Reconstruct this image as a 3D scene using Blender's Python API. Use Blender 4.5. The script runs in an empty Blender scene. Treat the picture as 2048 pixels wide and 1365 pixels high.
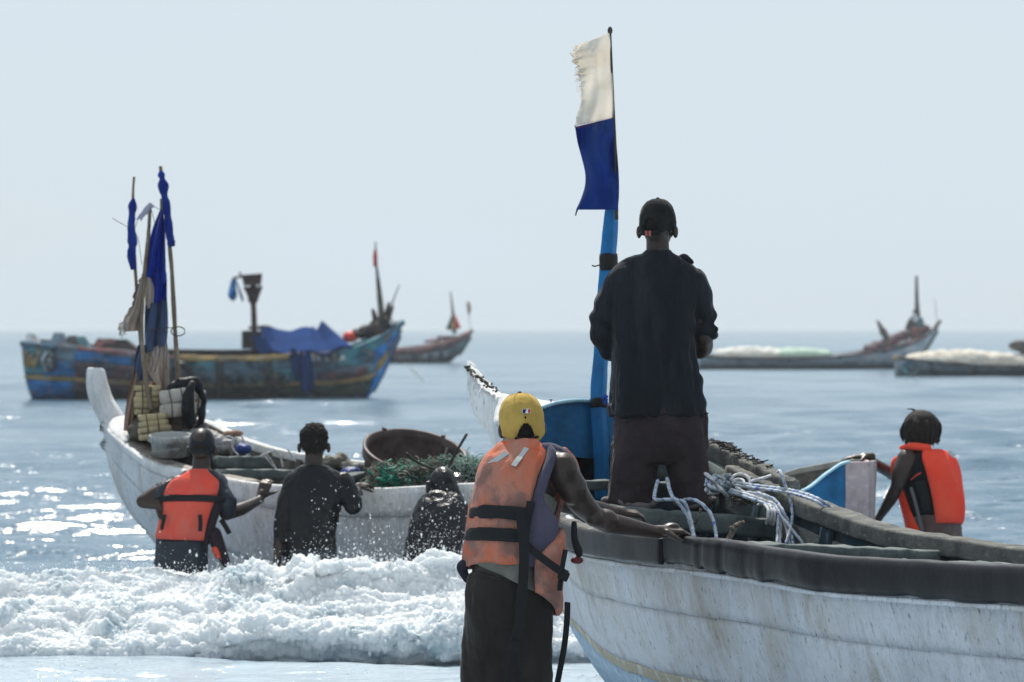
import bpy, bmesh, math, random
import numpy as np
from mathutils import Vector, Matrix, Quaternion
random.seed(7)
RNG = np.random.default_rng(11)
scene = bpy.context.scene
COL = scene.collection
H = 1.95          # eye height above the water, metres
F = 8000.0        # focal length in photo pixels
rad = math.radians

# ------------------------------------------------------------------ camera
cam = bpy.data.cameras.new('camera')
camo = bpy.data.objects.new('camera', cam)
COL.objects.link(camo)
camo.location = (0, 0, H)
camo.rotation_euler = (rad(90) - math.atan(25.5 / F), 0, 0)
cam.sensor_width = 36
cam.lens = F / 2048 * 36
cam.clip_start = 0.5
cam.clip_end = 30000
cam.dof.use_dof = True
cam.dof.focus_distance = 17.6
cam.dof.aperture_fstop = 5.8
cam.dof.aperture_blades = 0
scene.camera = camo

# ------------------------------------------------------------------ sky and sun
SUN_EL, SUN_AZ = rad(55), rad(-9)      # azimuth from +Y (away), negative = to the left
w = bpy.data.worlds.new('World')
scene.world = w
w.use_nodes = True
nt = w.node_tree
bg = nt.nodes['Background']
sky = nt.nodes.new('ShaderNodeTexSky')
sky.sky_type = 'NISHITA'
sky.sun_disc = False
sky.sun_elevation = SUN_EL
sky.sun_rotation = SUN_AZ
sky.altitude = 0
sky.air_density = 1.0
sky.dust_density = 1.2
sky.ozone_density = 2.0
veil = nt.nodes.new('ShaderNodeMix'); veil.data_type = 'RGBA'
veil.inputs[0].default_value = 0.85
veil.inputs[7].default_value = (6.85, 7.85, 8.65, 1)      # thin even cloud veil
nt.links.new(sky.outputs[0], veil.inputs[6])
cn = nt.nodes.new('ShaderNodeTexNoise'); cn.inputs['Scale'].default_value = 5; cn.inputs['Detail'].default_value = 4
cm = nt.nodes.new('ShaderNodeMapping'); cm.inputs['Scale'].default_value = (1, 1, 4)
ct_ = nt.nodes.new('ShaderNodeTexCoord'); nt.links.new(ct_.outputs['Generated'], cm.inputs[0]); nt.links.new(cm.outputs[0], cn.inputs['Vector'])
cr_ = nt.nodes.new('ShaderNodeMapRange'); cr_.inputs[1].default_value = .35; cr_.inputs[2].default_value = .7; cr_.inputs[3].default_value = .86; cr_.inputs[4].default_value = .97
nt.links.new(cn.outputs[0], cr_.inputs[0]); nt.links.new(cr_.outputs[0], veil.inputs[0])
nt.links.new(veil.outputs[2], bg.inputs[0])
bg.inputs[1].default_value = 0.084
sun = bpy.data.lights.new('sun', 'SUN')
suno = bpy.data.objects.new('sun', sun)
COL.objects.link(suno)
sun.energy = 5.0
sun.angle = rad(0.6)
sun.color = (1.0, 0.95, 0.87)
sd = Vector((math.sin(SUN_AZ) * math.cos(SUN_EL), math.cos(SUN_AZ) * math.cos(SUN_EL), math.sin(SUN_EL)))
suno.rotation_euler = sd.to_track_quat('Z', 'Y').to_euler()
suno.location = sd * 50
scene.view_settings.view_transform = 'Standard'
scene.view_settings.look = 'None'
scene.view_settings.exposure = 0.25
scene.view_settings.gamma = 1.0
scene.cycles.max_bounces = 6
scene.cycles.sample_clamp_indirect = 6

# ------------------------------------------------------------------ helpers
def P(px, py, Y):
    """a point of the place: seen along photo ray (px, py) at depth Y metres"""
    return Vector(((px - 1024) / F * Y, Y, H - (py - 657) / F * Y))

def V(*a): return Vector(a)

def hashn(ix, iy, iz):
    h = (ix * 374761393 + iy * 668265263 + iz * 2147483647 * 0 + iz * 1274126177) & 0xFFFFFFFF
    h = ((h ^ (h >> 13)) * 1274126177) & 0xFFFFFFFF
    h = h ^ (h >> 16)
    return (h & 0xFFFF) / 32767.5 - 1.0

def noise3(p):
    p = np.asarray(p, float)
    i = np.floor(p).astype(np.int64); f = p - i
    u = f * f * f * (f * (f * 6 - 15) + 10)
    r = 0
    for dx in (0, 1):
        wx = u[:, 0] if dx else 1 - u[:, 0]
        for dy in (0, 1):
            wy = u[:, 1] if dy else 1 - u[:, 1]
            for dz in (0, 1):
                wz = u[:, 2] if dz else 1 - u[:, 2]
                r = r + wx * wy * wz * hashn(i[:, 0] + dx, i[:, 1] + dy, i[:, 2] + dz)
    return r

def fbm(p, oct=4, gain=.5, billow=False):
    a, s, r = 1.0, 1.0, 0
    for k in range(oct):
        n = noise3(np.asarray(p) * s + 17.3 * k)
        r = r + a * ((np.abs(n) * 2 - .6) if billow else n)
        a *= gain; s *= 2.03
    return r

def wloc(o):
    v = Vector((0, 0, 0))
    while o is not None:
        v += o.location; o = o.parent
    return v

def setp(o, label=None, cat=None, group=None, kind=None):
    if label: o['label'] = label
    if cat: o['category'] = cat
    if group: o['group'] = group
    if kind: o['kind'] = kind
    return o

def thing(name, loc, label, cat, group=None):
    o = bpy.data.objects.new(name, None)
    o.empty_display_size = .1
    COL.objects.link(o)
    o.location = loc
    return setp(o, label, cat, group)

def link_me(name, me, m, parent=None, smooth=True, loc=None):
    """link a mesh given in world coordinates"""
    o = bpy.data.objects.new(name, me)
    COL.objects.link(o)
    if m is not None:
        me.materials.clear()
        me.materials.append(m)
    if parent is not None:
        o.parent = parent
        me.transform(Matrix.Translation(-wloc(parent)))
    else:
        if loc is None:
            n = len(me.vertices)
            co = np.empty(n * 3); me.vertices.foreach_get('co', co); co = co.reshape(-1, 3)
            lo, hi = co.min(0), co.max(0)
            loc = Vector(((lo[0] + hi[0]) / 2, (lo[1] + hi[1]) / 2, lo[2]))
        me.transform(Matrix.Translation(-Vector(loc)))
        o.location = loc
    if smooth:
        me.polygons.foreach_set('use_smooth', [True] * len(me.polygons))
    return o

def mesh_pd(name, verts, faces):
    me = bpy.data.meshes.new(name)
    me.from_pydata([tuple(v) for v in verts], [], faces)
    me.update()
    return me

def grid_me(name, A, close_u=False, flip=False):
    """A: (nu, nv, 3) array of points, fast"""
    A = np.asarray(A, float)
    nu, nv = A.shape[:2]
    me = bpy.data.meshes.new(name)
    me.vertices.add(nu * nv)
    me.vertices.foreach_set('co', A.reshape(-1))
    iu = np.arange(nu if close_u else nu - 1); iv = np.arange(nv - 1)
    U, W = np.meshgrid(iu, iv, indexing='ij')
    a = U * nv + W; b = ((U + 1) % nu) * nv + W
    q = np.stack([a, b, b + 1, a + 1], -1).reshape(-1, 4)
    if flip: q = q[:, ::-1]
    me.loops.add(q.size)
    me.loops.foreach_set('vertex_index', q.reshape(-1).astype(np.int32))
    me.polygons.add(len(q))
    me.polygons.foreach_set('loop_start', np.arange(len(q), dtype=np.int32) * 4)
    me.polygons.foreach_set('loop_total', np.full(len(q), 4, dtype=np.int32))
    me.update(calc_edges=True)
    me.validate()
    return me

def catmull(pts, n):
    """resample control points (arrays) to n points with a Catmull-Rom spline, uniform in parameter"""
    p = np.asarray([tuple(x) for x in pts], float)
    if len(p) == 2:
        t = np.linspace(0, 1, n)[:, None]
        return p[0] * (1 - t) + p[1] * t
    q = np.vstack([2 * p[0] - p[1], p, 2 * p[-1] - p[-2]])
    t = np.linspace(0, len(p) - 1, n)
    i = np.clip(t.astype(int), 0, len(p) - 2); f = (t - i)[:, None]
    a, b, c, d = q[i], q[i + 1], q[i + 2], q[i + 3]
    return .5 * ((2 * b) + (c - a) * f + (2 * a - 5 * b + 4 * c - d) * f ** 2 + (3 * b - a - 3 * c + d) * f ** 3)

def tube_arrays(pts, r, seg=8, n=None, twist=None, smooth=True):
    pts = [tuple(p) for p in pts]
    if n is None: n = max(2, (len(pts) - 1) * 6 + 1)
    c = catmull(pts, n) if (smooth and len(pts) > 2) else catmull(pts, n)
    rr = np.interp(np.linspace(0, 1, n), np.linspace(0, 1, len(r)), r) if hasattr(r, '__len__') else np.full(n, float(r))
    T = np.gradient(c, axis=0)
    T /= np.linalg.norm(T, axis=1)[:, None] + 1e-9
    up = np.array((0, 0, 1.)) if abs(T[0][2]) < .9 else np.array((0, 1., 0))
    N = np.cross(T[0], up); N /= np.linalg.norm(N)
    ln = np.concatenate([[0], np.cumsum(np.linalg.norm(np.diff(c, axis=0), axis=1))])
    rings = []
    for k in range(n):
        N = N - T[k] * N.dot(T[k]); N /= np.linalg.norm(N) + 1e-9
        B = np.cross(T[k], N)
        ph = np.arange(seg) / seg * 2 * math.pi
        rad_ = rr[k] * np.ones(seg)
        if twist:
            rad_ = rad_ * (1 + .2 * np.cos(3 * ph - ln[k] * twist))
        rings.append(c[k] + rad_[:, None] * (np.cos(ph)[:, None] * N + np.sin(ph)[:, None] * B))
    return np.array(rings)

class MB:
    """collects closed shapes for one mesh"""
    def __init__(self): self.v = []; self.f = []; self.flat = False
    def add(self, v, f):
        o = len(self.v); self.v += [tuple(x) for x in v]; self.f += [tuple(i + o for i in q) for q in f]; return self
    def rings(self, R, cap=True, close=True):
        n, s = R.shape[:2]
        f = []
        for i in range(n - 1):
            for j in range(s if close else s - 1):
                k = (j + 1) % s
                f.append((i * s + j, i * s + k, (i + 1) * s + k, (i + 1) * s + j))
        if cap:
            f.append(tuple(range(s))[::-1]); f.append(tuple((n - 1) * s + j for j in range(s)))
        return self.add(R.reshape(-1, 3), f)
    def tube(self, pts, r, seg=8, n=None, twist=None, cap=True):
        return self.rings(tube_arrays(pts, r, seg, n, twist), cap)
    def box(self, c, size, M=None):
        s = [x / 2 for x in size]
        v = [Vector((x * s[0], y * s[1], z * s[2])) for x in (-1, 1) for y in (-1, 1) for z in (-1, 1)]
        if M is not None: v = [M @ q for q in v]
        return self.add([Vector(c) + q for q in v], [(0, 1, 3, 2), (4, 6, 7, 5), (0, 4, 5, 1), (2, 3, 7, 6), (0, 2, 6, 4), (1, 5, 7, 3)])
    def hexa(self, a):
        """8 points: bottom ring of 4, top ring of 4"""
        return self.add(a, [(3, 2, 1, 0), (4, 5, 6, 7), (0, 1, 5, 4), (1, 2, 6, 5), (2, 3, 7, 6), (3, 0, 4, 7)])
    def ell(self, c, r, M=None, nu=14, nv=9):
        R = []
        for i in range(nv):
            th = math.pi * (i + .02) / (nv - 1 + .04)
            ring = []
            for j in range(nu):
                ph = 2 * math.pi * j / nu
                q = Vector((r[0] * math.sin(th) * math.cos(ph), r[1] * math.sin(th) * math.sin(ph), r[2] * math.cos(th)))
                if M is not None: q = M @ q
                ring.append(tuple(Vector(c) + q))
            R.append(ring)
        return self.rings(np.array(R))
    def cap(self, pts, rs, seg=12, n=None):
        """round-ended tapered limb through pts"""
        pts = [Vector(p) for p in pts]
        if n is None: n = (len(pts) - 1) * 6 + 1
        R = tube_arrays(pts, rs, seg, n)
        self.rings(R)
        self.ell(pts[0], (rs[0],) * 3, nu=seg, nv=7); self.ell(pts[-1], (rs[-1],) * 3, nu=seg, nv=7)
        return self
    def prism(self, outline, off):
        """outline: 3D polygon; off: extrusion vector"""
        n = len(outline)
        a = [Vector(p) for p in outline]; b = [p + off for p in a]
        f = [tuple(range(n)), tuple(range(2 * n - 1, n - 1, -1))] + [(i, i + n, (i + 1) % n + n, (i + 1) % n) for i in range(n)]
        return self.add(a + b, f)
    def me(self, name, fix=True):
        m = mesh_pd(name, self.v, self.f)
        if fix:
            bm = bmesh.new(); bm.from_mesh(m)
            bmesh.ops.recalc_face_normals(bm, faces=bm.faces)
            bm.to_mesh(m); bm.free()
        return m
    def obj(self, name, m, parent=None, smooth=True, loc=None, bevel=0, disp=0, dscale=8, sub=0):
        me = self.me(name); smooth = smooth and not self.flat
        if bevel or sub:
            bm = bmesh.new(); bm.from_mesh(me)
            if bevel: bmesh.ops.bevel(bm, geom=bm.edges[:], offset=bevel, segments=2, affect='EDGES', profile=.5, clamp_overlap=True)
            if sub: bmesh.ops.subdivide_edges(bm, edges=bm.edges[:], cuts=sub, use_grid_fill=True)
            bm.to_mesh(me); bm.free()
        if disp: displace(me, disp, dscale)
        return link_me(name, me, m, parent, smooth, loc)

def vco(me):
    co = np.empty(len(me.vertices) * 3); me.vertices.foreach_get('co', co); return co.reshape(-1, 3)
def vno(me):
    no = np.empty(len(me.vertices) * 3); me.vertex_normals.foreach_get('vector', no); return no.reshape(-1, 3)
def displace(me, amp, scale, oct=3, stretch=(1, 1, 1), seed=0):
    co, no = vco(me), vno(me)
    d = fbm(co * np.array(stretch) * scale + seed, oct)
    co = co + no * (amp * d)[:, None]
    me.vertices.foreach_set('co', co.reshape(-1)); me.update()

def autosmooth(o, ang=40):
    me = o.data
    bm = bmesh.new(); bm.from_mesh(me)
    for e in bm.edges:
        if len(e.link_faces) == 2 and e.calc_face_angle(0) > rad(ang): e.smooth = False
    bm.to_mesh(me); bm.free()
    return o

def fuse(mb, name, m, parent=None, voxel=.008, smooth=4, dec=1.0, post=None, loc=None):
    """melt all shapes of mb into one continuous skin"""
    me = mb.me(name, False)
    bm = bmesh.new(); bm.from_mesh(me); bmesh.ops.recalc_face_normals(bm, faces=bm.faces); bm.to_mesh(me); bm.free()
    o = bpy.data.objects.new('tmp', me); COL.objects.link(o)
    r = o.modifiers.new('r', 'REMESH'); r.mode = 'VOXEL'; r.voxel_size = voxel; r.adaptivity = 0
    s = o.modifiers.new('s', 'SMOOTH'); s.iterations = smooth; s.factor = .5
    if dec < 1:
        d = o.modifiers.new('d', 'DECIMATE'); d.ratio = dec
    bpy.context.view_layer.update()
    dg = bpy.context.evaluated_depsgraph_get()
    me2 = bpy.data.meshes.new_from_object(o.evaluated_get(dg))
    bpy.data.objects.remove(o); bpy.data.meshes.remove(me)
    me2.name = name
    if post: post(me2)
    return link_me(name, me2, m, parent, True, loc)

# ------------------------------------------------------------------ materials
def mat(name, col, rough=.7, layers=(), bump=(), spec=.22, metal=0, trans=0, transcol=None, sss=0, coat=0, sheen=0):
    """layers: (colour, scale, stretch, lo, hi[, amount]); bump: (scale, stretch, strength, distance)"""
    m = bpy.data.materials.new(name); m.use_nodes = True
    nt = m.node_tree; N = nt.nodes; L = nt.links
    b = N['Principled BSDF']
    tc = N.new('ShaderNodeTexCoord')
    out = None
    cur = N.new('ShaderNodeRGB'); cur.outputs[0].default_value = (*col, 1); cur = cur.outputs[0]
    for k, ly in enumerate(layers):
        c, sc, st, lo, hi = ly[:5]; amt = ly[5] if len(ly) > 5 else 1.0
        mp = N.new('ShaderNodeMapping'); mp.inputs['Scale'].default_value = st; mp.inputs['Location'].default_value = (k * 3.1, k * 1.7, k * .9)
        L.new(tc.outputs['Object'], mp.inputs[0])
        no = N.new('ShaderNodeTexNoise'); no.inputs['Scale'].default_value = sc; no.inputs['Detail'].default_value = 6; no.inputs['Roughness'].default_value = .62
        L.new(mp.outputs[0], no.inputs['Vector'])
        mr = N.new('ShaderNodeMapRange'); mr.inputs[1].default_value = lo; mr.inputs[2].default_value = hi; mr.inputs[4].default_value = amt
        L.new(no.outputs[0], mr.inputs[0])
        mx = N.new('ShaderNodeMix'); mx.data_type = 'RGBA'
        L.new(mr.outputs[0], mx.inputs[0]); L.new(cur, mx.inputs[6]); mx.inputs[7].default_value = (*c, 1)
        cur = mx.outputs[2]
    L.new(cur, b.inputs['Base Color'])
    b.inputs['Roughness'].default_value = rough
    b.inputs['Specular IOR Level'].default_value = spec
    b.inputs['Metallic'].default_value = metal
    b.inputs['Coat Weight'].default_value = coat
    b.inputs['Coat Roughness'].default_value = .12
    b.inputs['Sheen Weight'].default_value = sheen; b.inputs['Sheen Roughness'].default_value = .35
    if sss: b.inputs['Subsurface Weight'].default_value = sss; b.inputs['Subsurface Radius'].default_value = (.02, .02, .02)
    prev = None
    for sc, st, strength, dist in bump:
        mp = N.new('ShaderNodeMapping'); mp.inputs['Scale'].default_value = st
        L.new(tc.outputs['Object'], mp.inputs[0])
        no = N.new('ShaderNodeTexNoise'); no.inputs['Scale'].default_value = sc; no.inputs['Detail'].default_value = 5; no.inputs['Roughness'].default_value = .6
        L.new(mp.outputs[0], no.inputs['Vector'])
        bp = N.new('ShaderNodeBump'); bp.inputs['Strength'].default_value = strength; bp.inputs['Distance'].default_value = dist
        L.new(no.outputs[0], bp.inputs['Height'])
        if prev is not None: L.new(prev, bp.inputs['Normal'])
        prev = bp.outputs[0]
    if prev is not None: L.new(prev, b.inputs['Normal'])
    if trans:
        t = N.new('ShaderNodeBsdfTranslucent'); t.inputs[0].default_value = (*(transcol or col), 1)
        if prev is not None: L.new(prev, t.inputs['Normal'])
        if transcol is None: L.new(cur, t.inputs[0])
        ms = N.new('ShaderNodeMixShader'); ms.inputs[0].default_value = trans
        L.new(b.outputs[0], ms.inputs[1]); L.new(t.outputs[0], ms.inputs[2])
        L.new(ms.outputs[0], N['Material Output'].inputs[0])
    return m
# ------------------------------------------------------------------ the sea
def sea_height(X, Y, dY):
    z = np.zeros_like(X)
    r = np.random.default_rng(5)
    for k in range(120):
        lam = .14 * (6.0 / .14) ** (r.random() ** 1.25)
        ang = r.normal(0, .34)
        ph = r.random() * 6.283
        kx, ky = math.sin(ang) * 6.283 / lam, math.cos(ang) * 6.283 / lam
        amp = .0046 * lam ** .75 * (1.38 if .5 < lam < 3.6 else 1)
        fade = np.clip(lam / (dY * 2.2) - 1, 0, 1)
        s = np.sin(kx * X + ky * Y + ph + .6 * np.sin(X * .31 / max(lam, .4) + k) )
        z += amp * fade * (s + .28 * np.cos(2 * (kx * X + ky * Y + ph)))
    # patchy wind: groups of rougher water
    g = .75 + .45 * np.sin(X * .21 + Y * .043 + 1.1 * np.sin(Y * .09)) * np.sin(Y * .16 + X * .05)
    return z * g * np.clip((Y - 15) / 12, .25, 1)

def smoothstep(a, b, x):
    t = np.clip((x - a) / (b - a), 0, 1); return t * t * (3 - 2 * t)

ys_ = 1 / np.linspace(1 / 18.5, 1 / 12000, 1250)
ys = np.concatenate([[-60, -20, 0, 8, 13, 16, 17.5], ys_])
kk = np.concatenate([-np.geomspace(3.5, .2, 16), np.linspace(-.19, .19, 470), np.geomspace(.2, 3.5, 16)])
KX, YY = np.meshgrid(kk, ys, indexing='ij')
XX = KX * np.maximum(YY, 13)
dY = np.gradient(ys)[None, :] + 0 * KX
ZZ = sea_height(XX, YY, np.maximum(np.abs(dY), np.abs(XX) * .0015))
ZZ = np.where((np.abs(KX) > .2) | (YY < 12), 0, ZZ)
# the swell that carries the breaker
ZZ = ZZ + .33 * np.exp(-((YY - 24.75) / np.where(YY < 24.75, .42, 1.1)) ** 2) * smoothstep(1.9, .6, XX) * smoothstep(-9, -5, XX)
sea_me = grid_me('sea', np.stack([XX, YY, ZZ], -1))
m_sea = bpy.data.materials.new('sea_water'); m_sea.use_nodes = True
nt = m_sea.node_tree; N = nt.nodes; L = nt.links
b = N['Principled BSDF']
b.inputs['Base Color'].default_value = (.13, .215, .265, 1)
b.inputs['Roughness'].default_value = .16
b.inputs['IOR'].default_value = 1.33
geo = N.new('ShaderNodeNewGeometry')
mp = N.new('ShaderNodeMapping'); mp.inputs['Scale'].default_value = (.5, 1.2, 1)
L.new(geo.outputs['Position'], mp.inputs[0])
def nz(scale, det, stretch=None, rough=.5):
    no = N.new('ShaderNodeTexNoise'); no.inputs['Scale'].default_value = scale; no.inputs['Detail'].default_value = det; no.inputs['Roughness'].default_value = rough
    if stretch:
        m2 = N.new('ShaderNodeMapping'); m2.inputs['Scale'].default_value = stretch; L.new(geo.outputs['Position'], m2.inputs[0]); L.new(m2.outputs[0], no.inputs['Vector'])
    else: L.new(mp.outputs[0], no.inputs['Vector'])
    return no.outputs[0]
def mth(op, a, b_=None):
    q = N.new('ShaderNodeMath'); q.operation = op
    for k, v in enumerate((a, b_)):
        if v is None: continue
        if isinstance(v, (int, float)): q.inputs[k].default_value = v
        else: L.new(v, q.inputs[k])
    return q.outputs[0]
def rng_(x, lo, hi, o0=0., o1=1.):
    q = N.new('ShaderNodeMapRange'); q.inputs[1].default_value = lo; q.inputs[2].default_value = hi; q.inputs[3].default_value = o0; q.inputs[4].default_value = o1; L.new(x, q.inputs[0]); return q.outputs[0]
prev = None
hts = [(nz(.25, 3), .8, .5), (nz(1.1, 4), .6, .13), (nz(4.2, 4), .8, .04), (nz(17, 3), .7, .010)]
# cat's paws: small patches of sharp ripples that catch the sun
spot = mth('MULTIPLY', rng_(nz(30.0, 2, (.8, 1.0, 1)), .62, .69), rng_(nz(.5, 2, (1, 1, 1)), .40, .62))
hts.append((mth('MULTIPLY', nz(85, 2, (1, 1, 1)), spot), 1.0, .022))
for h_, st, dist in hts:
    bp = N.new('ShaderNodeBump'); bp.inputs['Strength'].default_value = st; bp.inputs['Distance'].default_value = dist
    L.new(h_, bp.inputs['Height'])
    if prev: L.new(prev, bp.inputs['Normal'])
    prev = bp.outputs[0]
sp_ = N.new('ShaderNodeSeparateXYZ'); L.new(geo.outputs['Position'], sp_.inputs[0])
shal = rng_(sp_.outputs['Y'], 24.6, 23.0)
mxw = N.new('ShaderNodeMix'); mxw.data_type = 'RGBA'; mxw.inputs[6].default_value = (.098, .165, .225, 1); mxw.inputs[7].default_value = (.36, .44, .50, 1)
L.new(rng_(sp_.outputs['Y'], 45, 320, .5, .05), b.inputs['Specular IOR Level'])
L.new(shal, mxw.inputs[0]); L.new(mxw.outputs[2], b.inputs['Base Color'])
L.new(prev, b.inputs['Normal'])
sea = link_me('sea', sea_me, m_sea, loc=(0, 0, 0))
setp(sea, 'blue green open sea with small glinting waves reaching to the horizon', kind='structure')
sea['label'] = 'pale blue green sea with small glinting waves'

# ------------------------------------------------------------------ breaking wave
def crest_py(px):
    return np.interp(px, [-400, 0, 150, 300, 430, 560, 640, 700, 735, 780, 850, 900, 945, 1100, 1300, 1500],
                     [1160, 1146, 1140, 1132, 1140, 1146, 1142, 1122, 1114, 1128, 1122, 1116, 1112, 1130, 1190, 1300])
def base_py(px):
    return np.interp(px, [-400, 0, 420, 480, 540, 640, 760, 930, 1000, 1200, 1300, 1500], [1335, 1332, 1330, 1316, 1300, 1296, 1304, 1308, 1312, 1320, 1330, 1340])
nx_, nv_ = 1000, 330
pxs = np.linspace(-420, 1400, nx_)
A = np.zeros((nx_, nv_, 3))
for i, px in enumerate(pxs):
    Yb = 23.30
    zb = H - (base_py(px) - 657) / F * Yb
    Yc = 24.25
    zc = max(H - (crest_py(px) - 657) / F * Yc, .02)
    X = (px - 1024) / F * Yc
    v = np.linspace(0, 1, nv_)
    # profile: toe, steep churning face, rounded top, back slope
    yy = np.interp(v, [0, .10, .28, .55, .8, 1], [0, .04, .30, .78, 1.0, 1.42])
    zz = np.interp(v, [0, .06, .16, .30, .46, .62, .8, 1], [-.08, .16, .30, .42, .66, .86, 1.0, .6])
    zz[0:3] = [-.12, -.05, .0]
    under = 1 - smoothstep(0, .05, v)
    yy = yy + under * .16
    A[i, :, 0] = X
    A[i, :, 1] = Yb + (Yc - Yb) * yy
    A[i, :, 2] = zz * zc + zb * (1 - smoothstep(.02, .5, v)) - under * .06
A[:, -4:, 2] -= np.array([.03, .08, .15, .25])[None, :]
me = grid_me('breaking_wave', A)
co, no = vco(me), vno(me)
if no[:, 2].mean() < 0: no = -no
q = co * np.array([.8, 1, 1.3])
big = fbm(q * 1.7, 2) 
bil = fbm(q * 3.6 + .5 * big[:, None], 5, .55, billow=True)
fine = fbm(q * 34, 3, .6, billow=True)
vv = np.tile(np.linspace(0, 1, nv_), nx_)
amp = .075 * smoothstep(-.02, .05, vv) * (1 - .55 * smoothstep(.6, 1, vv)) * (.7 + .5 * np.clip(big, -1, 1))
side = smoothstep(-420, -300, np.repeat(pxs, nv_)) * (1 - smoothstep(1320, 1400, np.repeat(pxs, nv_)))
d = .95 * amp * bil + .07 * big * smoothstep(.05, .3, vv) + .009 * fine * smoothstep(0, .03, vv)
co = co + no * (d * side)[:, None]
# leap of small jets along the crest and the lip
jets = np.clip(noise3(np.stack([co[:, 0] * 9, co[:, 1] * 5, 0 * vv], 1)) - .25, 0, 1) ** 1.3
co[:, 2] += jets * .06 * np.exp(-((vv - .8) / .1) ** 2) * side
co[:, 2] += jets * .05 * np.exp(-((vv - .18) / .1) ** 2) * side
me.vertices.foreach_set('co', co.reshape(-1)); me.update()
m_foam = bpy.data.materials.new('foam'); m_foam.use_nodes = True
nt = m_foam.node_tree; N = nt.nodes; L = nt.links
b = N['Principled BSDF']
geo = N.new('ShaderNodeNewGeometry')
n1 = N.new('ShaderNodeTexNoise'); n1.inputs['Scale'].default_value = 4.5; n1.inputs['Detail'].default_value = 9; n1.inputs['Roughness'].default_value = .7
L.new(geo.outputs['Position'], n1.inputs['Vector'])
n0 = N.new('ShaderNodeTexNoise'); n0.inputs['Scale'].default_value = 1.3; n0.inputs['Detail'].default_value = 3; L.new(geo.outputs['Position'], n0.inputs['Vector'])
ad = N.new('ShaderNodeMath'); ad.operation = 'MULTIPLY_ADD'; ad.inputs[1].default_value = .55; L.new(n0.outputs[0], ad.inputs[0]); L.new(n1.outputs[0], ad.inputs[2])
sb = N.new('ShaderNodeMath'); sb.operation = 'SUBTRACT'; sb.inputs[1].default_value = .275; L.new(ad.outputs[0], sb.inputs[0])
cr = N.new('ShaderNodeValToRGB')
cr.color_ramp.elements[0].position = .32; cr.color_ramp.elements[0].color = (.40, .50, .55, 1)
cr.color_ramp.elements[1].position = .47; cr.color_ramp.elements[1].color = (.82, .85, .87, 1)
L.new(sb.outputs[0], cr.inputs[0]); L.new(cr.outputs[0], b.inputs['Base Color'])
b.inputs['Roughness'].default_value = .35
b.inputs['IOR'].default_value = 1.33
b.inputs['Subsurface Weight'].default_value = .7; b.inputs['Subsurface Radius'].default_value = (.05, .055, .06); b.inputs['Subsurface Scale'].default_value = 1.0
n2 = N.new('ShaderNodeTexNoise'); n2.inputs['Scale'].default_value = 60; n2.inputs['Detail'].default_value = 5; n2.inputs['Roughness'].default_value = .7
L.new(geo.outputs['Position'], n2.inputs['Vector'])
bp = N.new('ShaderNodeBump'); bp.inputs['Strength'].default_value = .8; bp.inputs['Distance'].default_value = .016
L.new(n2.outputs[0], bp.inputs['Height']); L.new(bp.outputs[0], b.inputs['Normal'])
tl = N.new('ShaderNodeBsdfTranslucent'); tl.inputs[0].default_value = (.80, .88, .90, 1); L.new(bp.outputs[0], tl.inputs['Normal'])
ms = N.new('ShaderNodeMixShader'); ms.inputs[0].default_value = .08
L.new(b.outputs[0], ms.inputs[1]); L.new(tl.outputs[0], ms.inputs[2]); L.new(ms.outputs[0], N['Material Output'].inputs[0])
fo = link_me('breaking_wave', me, m_foam)
setp(fo, 'white churning foam of a breaking wave rolling towards the beach', 'wave', kind='stuff')

# ------------------------------------------------------------------ spray drops
def drops(pts, rs):
    ph = (1 + 5 ** .5) / 2
    iv = np.array([(-1, ph, 0), (1, ph, 0), (-1, -ph, 0), (1, -ph, 0), (0, -1, ph), (0, 1, ph), (0, -1, -ph), (0, 1, -ph), (ph, 0, -1), (ph, 0, 1), (-ph, 0, -1), (-ph, 0, 1)]) / 1.902
    fc = [(0, 11, 5), (0, 5, 1), (0, 1, 7), (0, 7, 10), (0, 10, 11), (1, 5, 9), (5, 11, 4), (11, 10, 2), (10, 7, 6), (7, 1, 8), (3, 9, 4), (3, 4, 2), (3, 2, 6), (3, 6, 8), (3, 8, 9), (4, 9, 5), (2, 4, 11), (6, 2, 10), (8, 6, 7), (9, 8, 1)]
    mb = MB()
    for p, r in zip(pts, rs):
        st = Vector((1, 1, 1 + random.random() * 1.2))
        mb.add([(p[0] + v[0] * r, p[1] + v[1] * r, p[2] + v[2] * r * st.z) for v in iv], fc)
    return mb
pts, rs = [], []
for k in range(2900):
    px = random.choice([random.uniform(0, 1140), random.uniform(600, 960), random.uniform(520, 960)])
    Y = random.uniform(23.6, 24.5)
    up = random.expovariate(1 / 27.0) * (1.6 if px > 620 else .7)
    if px < 300: up *= .5
    py = float(crest_py(px)) + 8 - up
    if py < 960: continue
    pts.append(P(px, py, Y)); rs.append(.0007 + .0011 * random.expovariate(1.2))
for k in range(6500):
    i = random.randrange(nx_); j = random.randrange(8, nv_ - 30)
    c = co[i * nv_ + j]
    if c[0] > .9: continue
    pts.append((c[0] + random.gauss(0, .02), c[1] - abs(random.gauss(0, .05)), max(c[2] + abs(random.gauss(0, .035)), .03))); rs.append(.0012 + .0018 * random.expovariate(1.2))
m_drop = mat('spray', (.9, .93, .95), rough=.12, spec=.8, trans=.3)
so = drops(pts, rs).obj('spray_drops', m_drop)
setp(so, 'white drops of spray thrown up over the breaking wave', 'spray', kind='stuff')
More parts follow.
